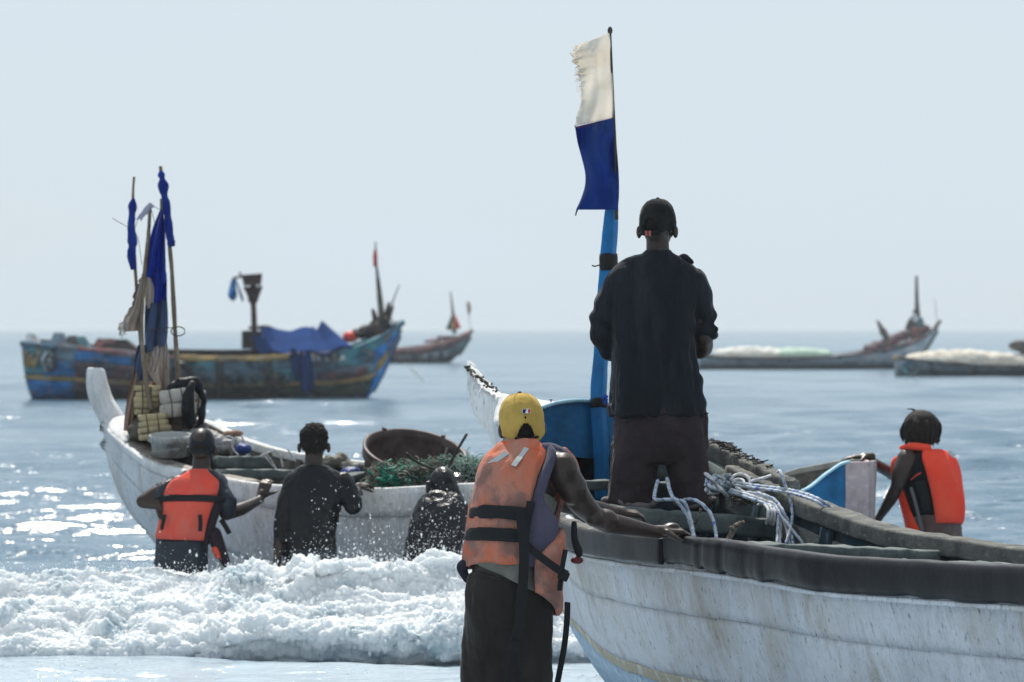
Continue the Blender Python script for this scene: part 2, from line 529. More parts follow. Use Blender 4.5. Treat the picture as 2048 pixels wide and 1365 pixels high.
# ------------------------------------------------------------------ boats
def white_paint(name, tint=(.64, .68, .75), seed=0, grime=.8):
    return mat(name, tint, rough=.75, layers=[
        ((tint[0] * .8, tint[1] * .8, tint[2] * .8), 2.2, (1, 1, .5), .45, .65, .8),
        ((.40, .41, .40), 9, (3, 3, .5), .52, .72, .55),
        ((.30, .25, .17), 3.2, (1.5, 1.5, .35), .56, .70, grime * .7),
        ((.42, .38, .30), 2.0, (1, 1, .6), .50, .66, .45), ((.26, .13, .06), 5, (2.0, 2.0, .16), .67, .76, grime),
        ((.10, .11, .12), 60, (1, 1, .35), .60, .68, .7)],
        bump=[(46, (1, 1, .16), 1.0, .03), (7, (1, 1, .5), .5, .04), (110, (1, 1, .5), .6, .006)], spec=.2)
m_white1 = white_paint('weathered_white_paint')
m_white2 = white_paint('wet_white_paint', (.74, .76, .79), grime=.5)
m_white3 = white_paint('thick_white_paint', (.82, .83, .84), grime=.25)
m_keel = mat('worn_blue_white_paint', (.30, .42, .54), rough=.7, layers=[((.10, .22, .36), 12, (3, 3, .3), .50, .66, .8), ((.7, .73, .75), 16, (3, 3, .3), .55, .68, .8), ((.25, .2, .13), 3, (1, 1, 1), .6, .75, .7)], bump=[(40, (1, 1, .2), .6, .01)])
m_beige = mat('brown_stained_paint', (.36, .33, .26), rough=.8, layers=[((.52, .53, .52), 8, (2, 2, .4), .5, .65), ((.15, .11, .07), 18, (2, 2, .5), .6, .72, .8)], bump=[(40, (1, 1, .2), .6, .01)])
m_rubber = mat('black_rubber', (.005, .006, .008), rough=.38, layers=[((.022, .025, .027), 2.5, (1, 1, 1), .58, .74, .7)], bump=[(5, (1, 1, 1), .3, .02), (70, (1, 1, 1), .15, .002)], spec=.16)
m_greywood = mat('grey_weathered_timber', (.15, .15, .14), rough=.95, spec=.08, layers=[((.08, .085, .085), 7, (1, 1, 1), .45, .65), ((.30, .29, .26), 16, (1, 1, 3), .55, .7, .7)], bump=[(50, (1, 1, 1), .7, .008), (10, (1, 1, 1), .5, .015)])
m_darkwood = mat('dark_wet_timber', (.075, .07, .06), rough=.85, spec=.1, layers=[((.18, .17, .14), 12, (1, 1, 1), .5, .68, .8)], bump=[(30, (1, 1, 1), .7, .012)])
m_tealin = mat('dark_teal_paint', (.020, .034, .044), rough=1, spec=.02, layers=[((.05, .06, .06), 8, (1, 1, 1), .5, .66), ((.015, .05, .08), 3, (1, 1, 1), .5, .6, .7)], bump=[(20, (1, 1, .4), .25, .006)])
m_beam = mat('grey_green_beam_paint', (.085, .105, .105), rough=.75, layers=[((.17, .18, .17), 9, (1, 1, 1), .5, .68, .7), ((.03, .045, .05), 5, (1, 1, 1), .52, .7, .8)], bump=[(40, (1, 1, 1), .6, .008), (9, (1, 1, 1), .5, .02)])
m_blue = mat('bright_blue_paint', (.008, .13, .30), rough=.5, layers=[((.005, .07, .17), 5, (1, 1, 1), .45, .65), ((.10, .07, .04), 16, (1, 1, 1), .66, .72, .9)], bump=[(14, (1, 1, 1), .4, .012), (60, (1, 1, 1), .3, .003)])
m_mastblue = mat('bright_blue_mast_paint', (.006, .16, .40), rough=.48, layers=[((.004, .09, .24), 6, (1, 1, .4), .5, .66, .8)], bump=[(16, (1, 1, .4), .5, .01)])
m_paleedge = mat('pale_blue_edge_paint', (.35, .55, .66), rough=.6, layers=[((.15, .35, .5), 20, (1, 1, 1), .5, .65)])
m_pink = mat('faded_pink_paint', (.42, .34, .35), rough=.75, layers=[((.30, .25, .25), 6, (1, 1, 1), .5, .65), ((.55, .5, .5), 24, (1, 1, 1), .55, .7, .7)], bump=[(30, (1, 1, .5), .5, .008)])

class Boat:
    def __init__(self, st):
        self.n = len(st)
        g = lambda k: np.array([tuple(s[k]) for s in st], float)
        self.A = [g(0), g(1), g(2)]
    def ev(self, k, t):
        p = self.A[k]; q = np.vstack([2 * p[0] - p[1], p, 2 * p[-1] - p[-2]])
        t = np.clip(np.atleast_1d(np.asarray(t, float)), 0, self.n - 1)
        i = np.clip(t.astype(int), 0, self.n - 2); f = (t - i)[:, None]
        a, b, c, d = q[i], q[i + 1], q[i + 2], q[i + 3]
        return .5 * ((2 * b) + (c - a) * f + (2 * a - 5 * b + 4 * c - d) * f ** 2 + (3 * b - a - 3 * c + d) * f ** 3)
    def surf(self, side, t, s, off=0.0):
        """side 0 near, 1 far; t station(s); s 0 gunwale .. 1 keel -> (nt, ns, 3); off > 0 outward"""
        G, K = self.ev(side, t), self.ev(2, t)
        s = np.atleast_1d(np.asarray(s, float))
        C = G * .86 + K * .14; C[:, 2] = G[:, 2] * .30 + K[:, 2] * .70
        s_ = s[None, :, None]
        S = G[:, None] * (1 - s_) ** 2 + 2 * C[:, None] * s_ * (1 - s_) + K[:, None] * s_ ** 2
        ct = self.ev(2, t) * .5 + (self.ev(0, t) + self.ev(1, t)) * .25
        out = S - ct[:, None]; out[..., 2] *= .35
        e = 1e-3
        T = np.gradient(S, axis=0) if len(S) > 1 else np.zeros_like(S)
        D = np.gradient(S, axis=1) if S.shape[1] > 1 else np.zeros_like(S)
        if len(S) > 1 and S.shape[1] > 1:
            Nn = np.cross(T, D); ln = np.linalg.norm(Nn, axis=2, keepdims=True)
            Nn = np.where(ln > 1e-7, Nn / np.maximum(ln, 1e-7), out)
            sg = np.sign((Nn * out).sum(2, keepdims=True)); sg[sg == 0] = 1
            Nn = Nn * sg
        else: Nn = out / (np.linalg.norm(out, axis=2, keepdims=True) + 1e-9)
        return S + Nn * off
    def plank(self, side, t0, t1, s0, s1, thick=.03, off=0.0, nt=60, ns=8):
        t = np.linspace(t0, t1, nt); s = np.linspace(s0, s1, ns)
        O = self.surf(side, t, s, off); I = self.surf(side, t, s, off - thick)
        O[:, [0, -1]] -= (O[:, [0, -1]] - I[:, [0, -1]]) * .12
        R = np.concatenate([O, I[:, ::-1]], axis=1)
        return MB().rings(R)
    def rail(self, side, t0, t1, sec, nt=90, inward=False, dz=0.0, var=None):
        """sweep a section [(outward, up), ...] along a gunwale"""
        t = np.linspace(t0, t1, nt)
        G = self.ev(side, t); other = self.ev(1 - side, t)
        T = np.gradient(G, axis=0); T /= np.linalg.norm(T, axis=1)[:, None]
        o = np.cross(T, (0, 0, 1)); o /= np.linalg.norm(o, axis=1)[:, None]
        sg = np.sign((o * (G - other)).sum(1)); sg[sg == 0] = 1
        o = o * sg[:, None]
        up = np.array((0, 0, 1.))
        R = np.array([[G[i] + o[i] * a * (var[i] if var is not None else 1) + up * (b_ * (var[i] if var is not None else 1) + dz) for a, b_ in sec] for i in range(nt)])
        return MB().rings(R)

def rsec(w0, w1, h0, h1, r=.25, n=4):
    """rounded rectangle section"""
    cx, cy, a, b_ = (w0 + w1) / 2, (h0 + h1) / 2, abs(w1 - w0) / 2, abs(h1 - h0) / 2
    out = []
    for k in range(4 * n):
        ph = 2 * math.pi * (k + .5) / (4 * n)
        c, s = math.cos(ph), math.sin(ph)
        e = r
        out.append((cx + a * math.copysign(abs(c) ** e, c), cy + b_ * math.copysign(abs(s) ** e, s)))
    return out

def beam(a, b_, w_, h_, n=14, wob=.004, rnd=.3):
    """timber from a to b (top centre line), w across, h down"""
    a, b_ = Vector(a), Vector(b_)
    T = (b_ - a).normalized(); o = T.cross(Vector((0, 0, 1))).normalized(); u = o.cross(T)
    sec = rsec(-w_ / 2, w_ / 2, -h_, 0, rnd)
    R = []
    for i in range(n):
        c = a.lerp(b_, i / (n - 1)) + u * random.uniform(-wob, wob) + o * random.uniform(-wob, wob)
        R.append([tuple(c + o * x + u * y) for x, y in sec])
    return MB().rings(np.array(R))

# ---- the near boat, bow pointing away to the left
ax_a, ax_n = Vector((-.407, .914, 0)), Vector((.914, .407, 0))
def axial(px, py, side=0.0):
    k = (px - 1024) / F
    t = (.54 - 20.3 * k) / (.407 + .914 * k)
    Y = 20.3 + .914 * t
    return P(px, py, Y) + ax_n * side
nb = [
    (V(-.10, 21.60, 1.46), V(-.02, 21.64, 1.47), axial(1000, 915)),
    (V(-.09, 21.15, 1.47), V(.33, 21.33, 1.46), axial(1068, 1050)),
    (P(1006, 843, 20.6), P(1265, 852, 21.0), axial(1140, 1205)),
    (P(1040, 900, 20.0), P(1433, 908, 20.45), axial(1238, 1365)),
    (P(1060, 957, 19.5), P(1498, 940, 19.99), V(.66, 19.72, .02)),
    (P(1100, 1004, 18.9), P(1580, 978, 19.42), V(.80, 19.2, -.08)),
    (P(1150, 1046, 18.3), P(1658, 1014, 18.84), V(.93, 18.6, -.14)),
    (P(1250, 1066, 17.6), P(1791, 1058, 18.15), V(1.14, 17.9, -.18)),
    (P(1375, 1078, 17.0), P(1939, 1082, 17.56), V(1.39, 17.3, -.2)),
    (P(1500, 1093, 16.5), P(2083, 1102, 17.07), V(1.63, 16.8, -.2)),
    (P(1672, 1119, 15.8), V(2.58, 16.38, 1.0), V(1.94, 16.1, -.2)),
    (P(2048, 1141, 14.6), V(3.17, 15.18, .99), V(2.52, 14.9, -.2)),
    (P(2450, 1160, 13.4), V(3.70, 13.98, .99), V(3.08, 13.7, -.2)),
    (V(2.78, 12.2, 1.05), V(4.05, 12.76, 1.0), V(3.45, 12.5, -.15)),
    (V(3.30, 11.0, 1.08), V(4.25, 11.45, 1.05), V(3.8, 11.25, .0)),
]
B1 = Boat(nb)
boat1 = thing('fishing_boat', (1.6, 17.0, 0), 'large white wooden fishing boat with black rubber rail and blue mast in the foreground', 'boat', 'wooden fishing boats near the beach')
for sd in (0, 1):
    for k, (s0, s1, m_) in enumerate([(0, .20, m_white1), (.20, .405, m_white1), (.405, .45, m_beige), (.45, 1, m_keel)]):
        o = B1.plank(sd, 0.0, 14, s0, s1, .03, off=(.004, -.002, -.003, -.006)[k], nt=150, ns=10).obj('hull_plank', m_, boat1)
        displace(o.data, .0045, 5, 3)
        if k > 1: o['label'] = 'brown stained plank at the waterline' if k == 2 else 'bluish bottom plank'
    # inside skin
    B1.plank(sd, .6, 14, 0.02, .97, .012, off=-.05, nt=70, ns=10).obj('inner_lining', m_tealin, boat1)
B1.rail(1, 3.8, 14, rsec(-.095, .035, -.075, .012, .25), nt=90).obj('gunwale_timber', m_greywood, boat1, disp=.006, dscale=14)
B1.rail(1, 4.7, 14, rsec(-.095, -.055, -.22, -.12, .2), nt=60).obj('stringer', m_greywood, boat1, disp=.003, dscale=12)
B1.rail(0, 2.4, 7.9, rsec(-.05, .035, -.09, .004, .35), nt=70).obj('gunwale_timber', m_greywood, boat1, disp=.005, dscale=14)
tt = np.linspace(7.7, 14, 420)
var = 1 + .11 * noise3(np.stack([tt * 2.3, 0 * tt, 0 * tt], 1)) + .05 * noise3(np.stack([tt * 11, 0 * tt, 0 * tt], 1)); var[:5] *= [.45, .68, .82, .91, .97]
B1.rail(0, 7.7, 14, rsec(-.035, .052, -.125, .018, .62, 6), nt=420, var=var).obj('rubber_rail', m_rubber, boat1, disp=.005, dscale=3)
B1.rail(0, 5.6, 7.75, rsec(.036, .052, -.115, -.005, .5), nt=40).obj('rubber_rail', m_rubber, boat1, disp=.004, dscale=5)
o = B1.rail(0, 5.4, 14, rsec(.004, .03, -.150, -.128, .7), nt=120).obj('rubbing_strip', m_white1, boat1, disp=.003, dscale=12)
# raised broken plank on the far side of the bow
t = np.linspace(2.7, 5.15, 60)
var = 1 + .13 * noise3(np.stack([t * 9, 0 * t, 0 * t + 4], 1)) + .05 * noise3(np.stack([t * 30, 0 * t, 0 * t + 4], 1)); var[-2:] *= .93
o = B1.rail(1, 2.7, 5.12, rsec(-.045, .03, -.10, .055, .3), nt=60, var=var).obj('broken_plank', m_greywood, boat1, disp=.010, dscale=15)
o['label'] = 'splintered grey plank on the far side of the bow'
mb = MB()
for k in range(110):
    q = Vector(B1.ev(1, [random.choice((random.uniform(2.9, 3.5), random.uniform(3.0, 4.6)))])[0]) + V(random.gauss(0, .012), random.gauss(0, .012), .058)
    mb.tube([q, q + V(random.gauss(0, .02), random.gauss(0, .01), random.uniform(.0, .012)), q + V(random.gauss(0, .018), random.gauss(0, .012), random.uniform(-.006, .008))], .003, 5, 5)
m_black = mat('black_tar', (.012, .012, .013), rough=.6)
setp(mb.obj('frayed_cord', m_black, boat1), kind='stuff')
B1.plank(1, 2.2, 5.2, .02, .16, .014, off=-.075, nt=30, ns=5).obj('inner_plank', m_beam, boat1)
# bow deck: crowned, white
R = []
for i in range(22):
    u = i / 21; t_ = .0 + 2.25 * u
    n_, f_ = B1.ev(0, [t_])[0], B1.ev(1, [t_])[0]
    zc = 1.60 + (1.545 - 1.60) * u
    row = []
    for j in range(17):
        v = j / 16; p = n_ * (1 - v) + f_ * v
        base = n_[2] * (1 - v) + f_[2] * v
        p[2] = base + (zc - (n_[2] + f_[2]) / 2) * (1 - abs(2 * v - 1) ** 2.0)
        row.append(p)
    for j in range(16, -1, -1):
        q = row[j].copy(); q[2] -= .035; row.append(q)
    R.append(row)
MB().rings(np.array(R)).obj('bow_deck', m_white3, boat1, disp=.004, dscale=12)
# arched bulkhead board
n_, f_ = Vector(B1.ev(0, [2.32])[0]), Vector(B1.ev(1, [2.32])[0])
def arch_outline(topadd, bot=True):
    up, dn = [], []
    for j in range(25):
        v = .03 + .94 * j / 24; p = n_.lerp(f_, v)
        c = 1 - abs(2 * v - 1) ** 2.1
        up.append(V(p.x, p.y, p.z + .01 + (1.565 - (n_.z + f_.z) / 2) * c + topadd))
        dn.append(V(p.x, p.y, p.z - .02 - .10 * (1 - abs(2 * v - 1) ** 6) + .02 * math.sin(v * 9)))
    return up, dn
up, dn = arch_outline(0)
mb = MB()
dep = V(-.407, .914, 0) * .035
for j in range(24):
    mb.hexa([dn[j], dn[j + 1], dn[j + 1] + dep, dn[j] + dep, up[j], up[j + 1], up[j + 1] + dep, up[j] + dep])
me = mb.me('arch_board'); bm = bmesh.new(); bm.from_mesh(me); bmesh.ops.remove_doubles(bm, verts=bm.verts, dist=1e-4)
bmesh.ops.delete(bm, geom=[f for f in bm.faces if all(len(e.link_faces) > 2 for e in f.edges)], context='FACES_ONLY'); bm.to_mesh(me); bm.free()
link_me('arch_board', me, m_blue, boat1, smooth=False)
mb = MB().tube([p - dep * .25 + V(0, 0, .002) for p in up[1:-1]], .011, 6, 60)
mb.obj('arch_edge', m_paleedge, boat1)
# two nails standing on the deck and smaller heads
m_rust = mat('rusty_iron', (.06, .03, .02), rough=.7, layers=[((.16, .06, .02), 40, (1, 1, 1), .5, .6)])
for px, py, h in ((1158, 812, .03), (1167, 816, .03), (1123, 806, .008), (1102, 800, .008)):
    q = P(px, py + 4, 20.85)
    MB().tube([q - V(0, 0, .05), q + V(0, 0, h)], .0035, 6, 3).tube([q + V(0, 0, h), q + V(0, 0, h + .005)], .008, 8, 2).obj('nail', m_rust, boat1)
# beams across the hull
for a, b_, w_, h_, nm in (((1066, 958, 19.75), (1492, 968, 20.15), .10, .05, 'beam'), ((1093, 1000, 18.95), (1604, 1043, 19.38), .13, .095, 'beam'),
                         ((1380, 1078, 17.1), (1862, 1100, 17.62), .16, .05, 'beam'), ((1640, 1116, 15.98), (2170, 1133, 16.75), .16, .05, 'beam')):
    o = beam(P(*a), P(*b_), w_, h_, 30).obj(nm, m_beam, boat1, disp=.005, dscale=16)
# frames (ribs) inside the far wall
for t_ in (3.4, 4.6, 6.2, 7.4):
    B1.plank(1, t_, t_ + .16, .05, .95, .03, off=-.062, nt=4, ns=12).obj('rib', m_tealin, boat1)
# the beak
secs = [(722, 934, 942, .02), (735, 932, 952, .045), (752, 931, 968, .07), (770, 930, 985, .09), (783, 931, 1000, .10), (795, 932, 1020, .10), (820, 937, 1030, .105), (850, 953, 1044, .105), (880, 976, 1058, .105), (912, 1000, 1076, .10), (950, 1022, 1090, .09)]
R = []
for py, xl, xr, th in secs:
    c = axial((xl + xr) / 2, py)
    wid = (xr - xl) * c.y / F
    al = max((wid - th * .914) / .407, .02)
    R.append([tuple(c + ax_a * x + ax_n * y) for x, y in rsec(-al / 2, al / 2, -th / 2, th / 2, .35, 5)])
R = np.array(R); Rn = np.stack([catmull(R[:, j], 46) for j in range(R.shape[1])], 1)
o = MB().rings(Rn).obj('bow_beak', m_white3, boat1); 
bm = bmesh.new(); bm.from_mesh(o.data); bmesh.ops.subdivide_edges(bm, edges=bm.edges[:], cuts=2, use_grid_fill=True); bm.to_mesh(o.data); bm.free()
displace(o.data, .007, 14, 4)
o.data.polygons.foreach_set('use_smooth', [True] * len(o.data.polygons))
# splintered dark wood at the top edge of the beak
mb = MB()
for k in range(60):
    u = k / 59; px, py = 944 + 58 * u + random.uniform(-3, 3), 735 + 46 * u + random.uniform(-4, 4)
    q = axial(px, py, random.uniform(-.05, -.02))
    mb.hexa([q + V(x * .006, y * .012, z * random.uniform(.004, .014) - .006) for z in (0, 1) for x, y in ((-1, -1), (1, -1), (1, 1), (-1, 1))])
setp(mb.obj('splintered_wood', m_darkwood, boat1), kind='stuff')
# blue mast post, four-sided, leaning a little
R = []
for py, xl, xr in [(1010, 1188, 1222), (905, 1186, 1219), (812, 1180, 1214), (760, 1181, 1216), (700, 1186, 1220), (640, 1191, 1225), (575, 1195, 1232), (520, 1199, 1234), (470, 1202, 1236), (418, 1209, 1238)]:
    c = P((xl + xr) / 2, py, 20.62); wd = (xr - xl) * 20.6 / F
    s_ = wd / (math.cos(rad(25)) + math.sin(rad(25)))
    M = Matrix.Rotation(rad(-25), 3, 'Z')
    R.append([tuple(c + M @ V(x, y, 0)) for x, y in rsec(-s_ / 2, s_ / 2, -s_ / 2, s_ / 2, .22, 4)])
R = np.array(R); Rn = np.stack([catmull(R[:, j], 50) for j in range(R.shape[1])], 1)
mast = MB().rings(Rn).obj('mast', m_mastblue, boat1, disp=.003, dscale=9)
for py, xl, xr, h in ((524, 1196, 1237, 16), (806, 1178, 1217, 9)):
    R = []
    for z in (-1, -.6, .6, 1):
        c = P((xl + xr) / 2, py + z * h, 20.62); r_ = (xr - xl) / 2 * 20.6 / F * (1 if abs(z) < 1 else .94)
        R.append([(c.x + r_ * math.cos(a) * .9, c.y + r_ * math.sin(a), c.z + .004 * math.sin(3 * a)) for a in np.linspace(0, 6.283, 20, endpoint=False)])
    MB().rings(np.array(R)).obj('lashing', m_black, mast, disp=.003, dscale=40)
MB().tube([P(1200, 530, 20.55), P(1190, 533, 20.5), P(1184, 531, 20.5)], .004, 5).obj('cord_end', m_black, mast)

# ---- the flag on the mast
m_fl_white = mat('off_white_flag_cloth', (.84, .80, .74), rough=.85, layers=[((.74, .66, .54), 3, (1, 1, 1), .48, .68, .8), ((.35, .2, .1), 22, (1, 1, 1), .70, .76, .8)], bump=[(90, (1, 1, 1), .3, .002), (6, (2, 2, .6), .4, .02)], trans=.6)
m_fl_blue = mat('blue_flag_cloth', (.014, .05, .20), rough=.8, layers=[((.018, .07, .26), 4, (1, 1, 1), .45, .65, .8)], bump=[(90, (1, 1, 1), .3, .002), (6, (2, 2, .6), .4, .02)], trans=.42, transcol=(.02, .075, .40))
m_pole = mat('dark_pole', (.05, .045, .04), rough=.6)
def sheet(L_, R_, Y, wav, nu=40, nv=60, thick=.002, edge=None):
    """cloth between a left and a right outline (lists of photo points), depth given by wav(u,v)"""
    l = catmull([(a, b_, 0) for a, b_ in L_], nv); r = catmull([(a, b_, 0) for a, b_ in R_], nv)
    A = np.zeros((nu, nv, 3)); Bk = np.zeros((nu, nv, 3))
    for i in range(nu):
        u = i / (nu - 1)
        for j in range(nv):
            v = j / (nv - 1); px, py = l[j][:2] * (1 - u) + r[j][:2] * u
            if edge: dx, dy = edge(u, v); px += dx; py += dy
            y = Y + wav(u, v)
            A[i, j] = P(px, py, y); Bk[i, j] = P(px, py, y) + V(0, thick, 0)
    R = np.concatenate([A, Bk[::-1]], axis=0)
    return MB().rings(R.transpose(1, 0, 2))
flag = thing('flag', P(1233, 418, 20.5), 'tall ragged flag, cream white above royal blue, on the blue mast', 'flag')
MB().tube([P(1220, 56, 20.5), P(1226, 200, 20.52), P(1231, 320, 20.53), P(1233, 440, 20.55)], [.006, .007, .009, .010], 8, 30).obj('pole', m_pole, flag)
MB().ell(P(1220, 62, 20.5), (.013, .013, .022)).obj('pole_knob', m_pole, flag)
wv = lambda u, v: .05 * math.sin(5.5 * u + 2.5 * v) * (1 - u) ** .5 + .02 * math.sin(13 * u + 3 * v + 1) * (1 - u) + .012 * math.sin(9 * v + 5 * u)
rg = lambda u, v: ((1 - u) ** 3 * (5 * float(noise3([[v * 40, 3, 1]])[0]) + 5 * float(noise3([[v * 13, 3, 5]])[0])) * (1 if v < .45 else .3), 0)
sheet([(1150, 92), (1147, 112), (1156, 140), (1162, 165), (1163, 185), (1159, 215), (1150, 253)], [(1219, 66), (1222, 95), (1224, 125), (1225, 155), (1226, 180), (1227, 210), (1227, 236)], 20.5, wv, 46, 70, edge=rg).obj('white_cloth', m_fl_white, flag)
sheet([(1150, 254), (1155, 285), (1163, 315), (1170, 345), (1170, 370), (1163, 395), (1152, 420)], [(1227, 236), (1229, 265), (1233, 290), (1236, 325), (1238, 360), (1238, 390), (1236, 420)], 20.5,
      lambda u, v: wv(u, v) * .8 + .035 * math.sin(11 * (u * .6 + v * .45)) + .014 * math.sin(26 * (u * .5 - v * .3)), 46, 70).obj('blue_cloth', m_fl_blue, flag)
seam = [P(1150 + 77 * u, 254 - 18 * u ** 1.6 + 1.5 * math.sin(9 * u), 20.493 + wv(u, 1)) for u in np.linspace(0, 1, 24)]
m_seam = mat('dark_red_seam', (.08, .012, .03), rough=.8)
MB().tube(seam, .003, 5, 60).obj('seam', m_seam, flag)
mb = MB()
for k in range(46):
    v = random.random() ** .7; q = P(1149 + (13 * v), 92 + 88 * v, 20.5 + wv(0, v * .5))
    d = V(-random.uniform(.005, .03), random.gauss(0, .01), random.gauss(0, .012))
    mb.tube([q + V(.01, 0, 0), q + d * .5 + V(0, 0, random.gauss(0, .004)), q + d], [.0016, .0008], 4, 5)
setp(mb.obj('frayed_threads', m_fl_white, flag), kind='stuff')
MB().tube([P(1156, 416, 20.5), P(1153, 424, 20.5), P(1151, 432, 20.5)], [.006, .004, .003], 6).obj('corner_knot', m_fl_blue, flag)
# blue cord lashed round the foot of the mast
m_bluecord = mat('blue_cord', (.02, .08, .4), rough=.8)
mb = MB()
for k in range(9):
    a = random.uniform(0, 6)
    mb.tube([P(1209 + random.uniform(-4, 8), 795 + random.uniform(-6, 14), 20.5 + random.uniform(-.02, .03)) for _ in range(4)], .004, 6, 20)
setp(mb.obj('lashing_cord', m_bluecord), 'small tangle of blue cord at the foot of the blue mast', 'cord')

# ---- the boat at the left in the surf
lb = [
    (P(208, 845, 27.9), P(214, 842, 27.95), P(206, 885, 27.8)),
    (P(232, 872, 27.45), P(290, 832, 28.05), P(219, 945, 27.6)),
    (P(295, 919, 26.8), P(409, 842, 27.6), P(250, 1012, 27.4)),
    (P(376, 942, 26.3), P(483, 875, 27.25), P(300, 1078, 27.2)),
    (P(446, 956, 26.0), P(548, 897, 27.05), P(350, 1125, 27.0)),
    (P(517, 968, 25.75), P(620, 912, 26.9), V(-1.84, 26.6, .14)),
    (P(640, 975, 25.5), P(726, 926, 26.75), V(-1.15, 26.1, -.05)),
    (P(726, 978, 25.4), P(850, 932, 26.65), V(-.75, 26.0, -.1)),
    (P(848, 973, 25.3), P(950, 935, 26.6), V(-.4, 25.95, -.12)),
    (P(950, 968, 25.25), P(1060, 938, 26.55), V(0, 25.9, -.14)),
    (P(1200, 975, 25.2), P(1250, 942, 26.5), V(.7, 25.85, -.14)),
    (P(1500, 994, 25.2), P(1500, 962, 26.4), V(1.45, 25.8, -.12)),
    (P(1600, 985, 25.22), P(1600, 941, 26.3), V(1.8, 25.75, -.08)),
    (P(1655, 948, 25.28), P(1660, 930, 26.15), V(2.0, 25.72, -.05)),
    (P(1690, 927, 25.32), P(1700, 923, 26.0), V(2.12, 25.7, -.02)),
    (P(1738, 924, 25.4), P(1745, 922, 25.85), V(2.24, 25.66, .0)),
]
B2 = Boat(lb)
boat2 = thing('fishing_boat', (-.5, 25.8, 0), 'white wooden fishing boat at the left in the surf, men pushing at its side', 'boat', 'wooden fishing boats near the beach')
for sd in (0, 1):
    for s0, s1, off in ((.13, .55, 0.0), (.55, 1, -.004)):
        o = B2.plank(sd, 0, 11.7, s0, s1, .03, off=off, nt=120, ns=9).obj('hull_plank', m_white2, boat2); displace(o.data, .006, 4, 3)
    B2.plank(sd, .8, 15, .02, .97, .012, off=-.045, nt=60, ns=9).obj('inner_lining', m_darkwood, boat2)
    B2.plank(sd, 0, 11.7, -.0, .128, .045, off=.016, nt=130, ns=5).obj('rubbing_band', m_white3, boat2, disp=.004, dscale=9)
    B2.plank(sd, 11.7, 14.0, .0, 1, .035, off=.008, nt=16, ns=12).obj('stern_panel', m_blue, boat2)['label'] = 'blue painted side near the stern'
    B2.plank(sd, 14.0, 15, .0, 1, .035, off=.010, nt=14, ns=12).obj('stern_panel', m_pink, boat2)['label'] = 'faded pink painted end of the stern'
B2.rail(0, 11.7, 14.2, rsec(-.03, .012, -.006, .012, .5), nt=24).obj('stern_edge', m_paleedge, boat2)
B2.rail(1, 10.5, 15, rsec(-.055, .02, -.17, .014, .2), nt=40).obj('gunwale_timber', mat('pale_grey_timber', (.36, .35, .32), rough=.9, spec=.08, layers=[((.22, .21, .19), 7, (1, 1, 1), .48, .66)], bump=[(30, (1, 1, 1), .4, .006)]), boat2, disp=.003)
a, b_, c_, d_ = [Vector(B2.surf(s, [14.97, 15.0], [0, .5, 1])[1][0]) for s in (0, 1)] + [Vector(B2.surf(s, [14.97, 15.0], [0, .55, 1])[1][1]) for s in (1, 0)]
mb = MB().hexa([d_ + V(.0, 0, 0), c_, c_ + V(.03, 0, 0), d_ + V(.03, 0, 0), a + V(0, 0, .004), b_ + V(0, 0, .004), b_ + V(.03, 0, .004), a + V(.03, 0, .004)])
mb.obj('transom', m_pink, boat2, smooth=False)
MB().box(P(1735, 940, 25.62), (.03, .34, .12)).obj('transom_block', m_pink, boat2, smooth=False, bevel=.008)
# wide inner gunwale plank near the bow
B2.rail(0, .75, 4.6, rsec(-.16, -.02, -.03, .004, .2), nt=50).obj('gunwale_timber', mat('brown_grey_timber', (.20, .175, .15), rough=.8, layers=[((.33, .31, .28), 9, (1, 1, 1), .45, .65), ((.1, .09, .08), 20, (1, 1, 1), .55, .7, .7)], bump=[(40, (1, 1, 1), .5, .006)]), boat2, disp=.003, dscale=10)
B2.rail(1, 1.2, 11, rsec(-.07, .02, -.05, .012, .3), nt=90).obj('gunwale_timber', m_white3, boat2, disp=.003, dscale=10)
# bow deck
R = []
for i in range(14):
    t_ = .0 + 1.35 * i / 13
    n_, f_ = B2.ev(0, [t_])[0], B2.ev(1, [t_])[0]
    row = [n_ * (1 - v) + f_ * v + np.array((0, 0, .035 * (1 - abs(2 * v - 1) ** 2) + .006)) for v in np.linspace(0, 1, 12)]
    row += [q - np.array((0, 0, .03)) for q in row[::-1]]
    R.append(row)
MB().rings(np.array(R)).obj('bow_deck', m_white3, boat2, disp=.004, dscale=9)
R = []
for py, xl, xr, th in [(735, 179, 207, .09), (742, 176, 210, .11), (760, 174, 213, .12), (785, 177, 221, .12), (805, 182, 231, .12), (825, 191, 243, .12), (845, 201, 254, .12), (870, 207, 262, .11), (900, 211, 262, .10), (940, 218, 262, .08)]:
    c = P((xl + xr) / 2, py, 27.95); al = (xr - xl) * 27.95 / F / 2
    R.append([tuple(c + V(x * .93, -x * .36, 0) + V(y * .36, y * .93, 0)) for x, y in rsec(-al, al, -th / 2, th / 2, .5, 5)])
R = np.array(R); Rn = np.stack([catmull(R[:, j], 40) for j in range(R.shape[1])], 1)
MB().rings(Rn).obj('bow_beak', m_white3, boat2, disp=.010, dscale=7)
for a, b_, w_, h_ in (((440, 938, 26.25), (640, 940, 26.9), .12, .07), ((432, 913, 26.75), (585, 915, 27.1), .08, .08), ((640, 955, 25.7), (790, 938, 26.6), .12, .06)):
    beam(P(*a), P(*b_), w_, h_, 20).obj('beam', m_beam, boat2, disp=.004, dscale=12)
for t_ in (3.2, 4.0, 4.8, 5.6, 6.4, 7.2):
    B2.plank(1, t_, t_ + .14, .03, .9, .03, off=-.055, nt=4, ns=12).obj('rib', m_darkwood, boat2)
m_bluein = mat('blue_inner_paint', (.01, .05, .2), rough=.6, layers=[((.08, .08, .07), 9, (1, 1, 1), .5, .6)])
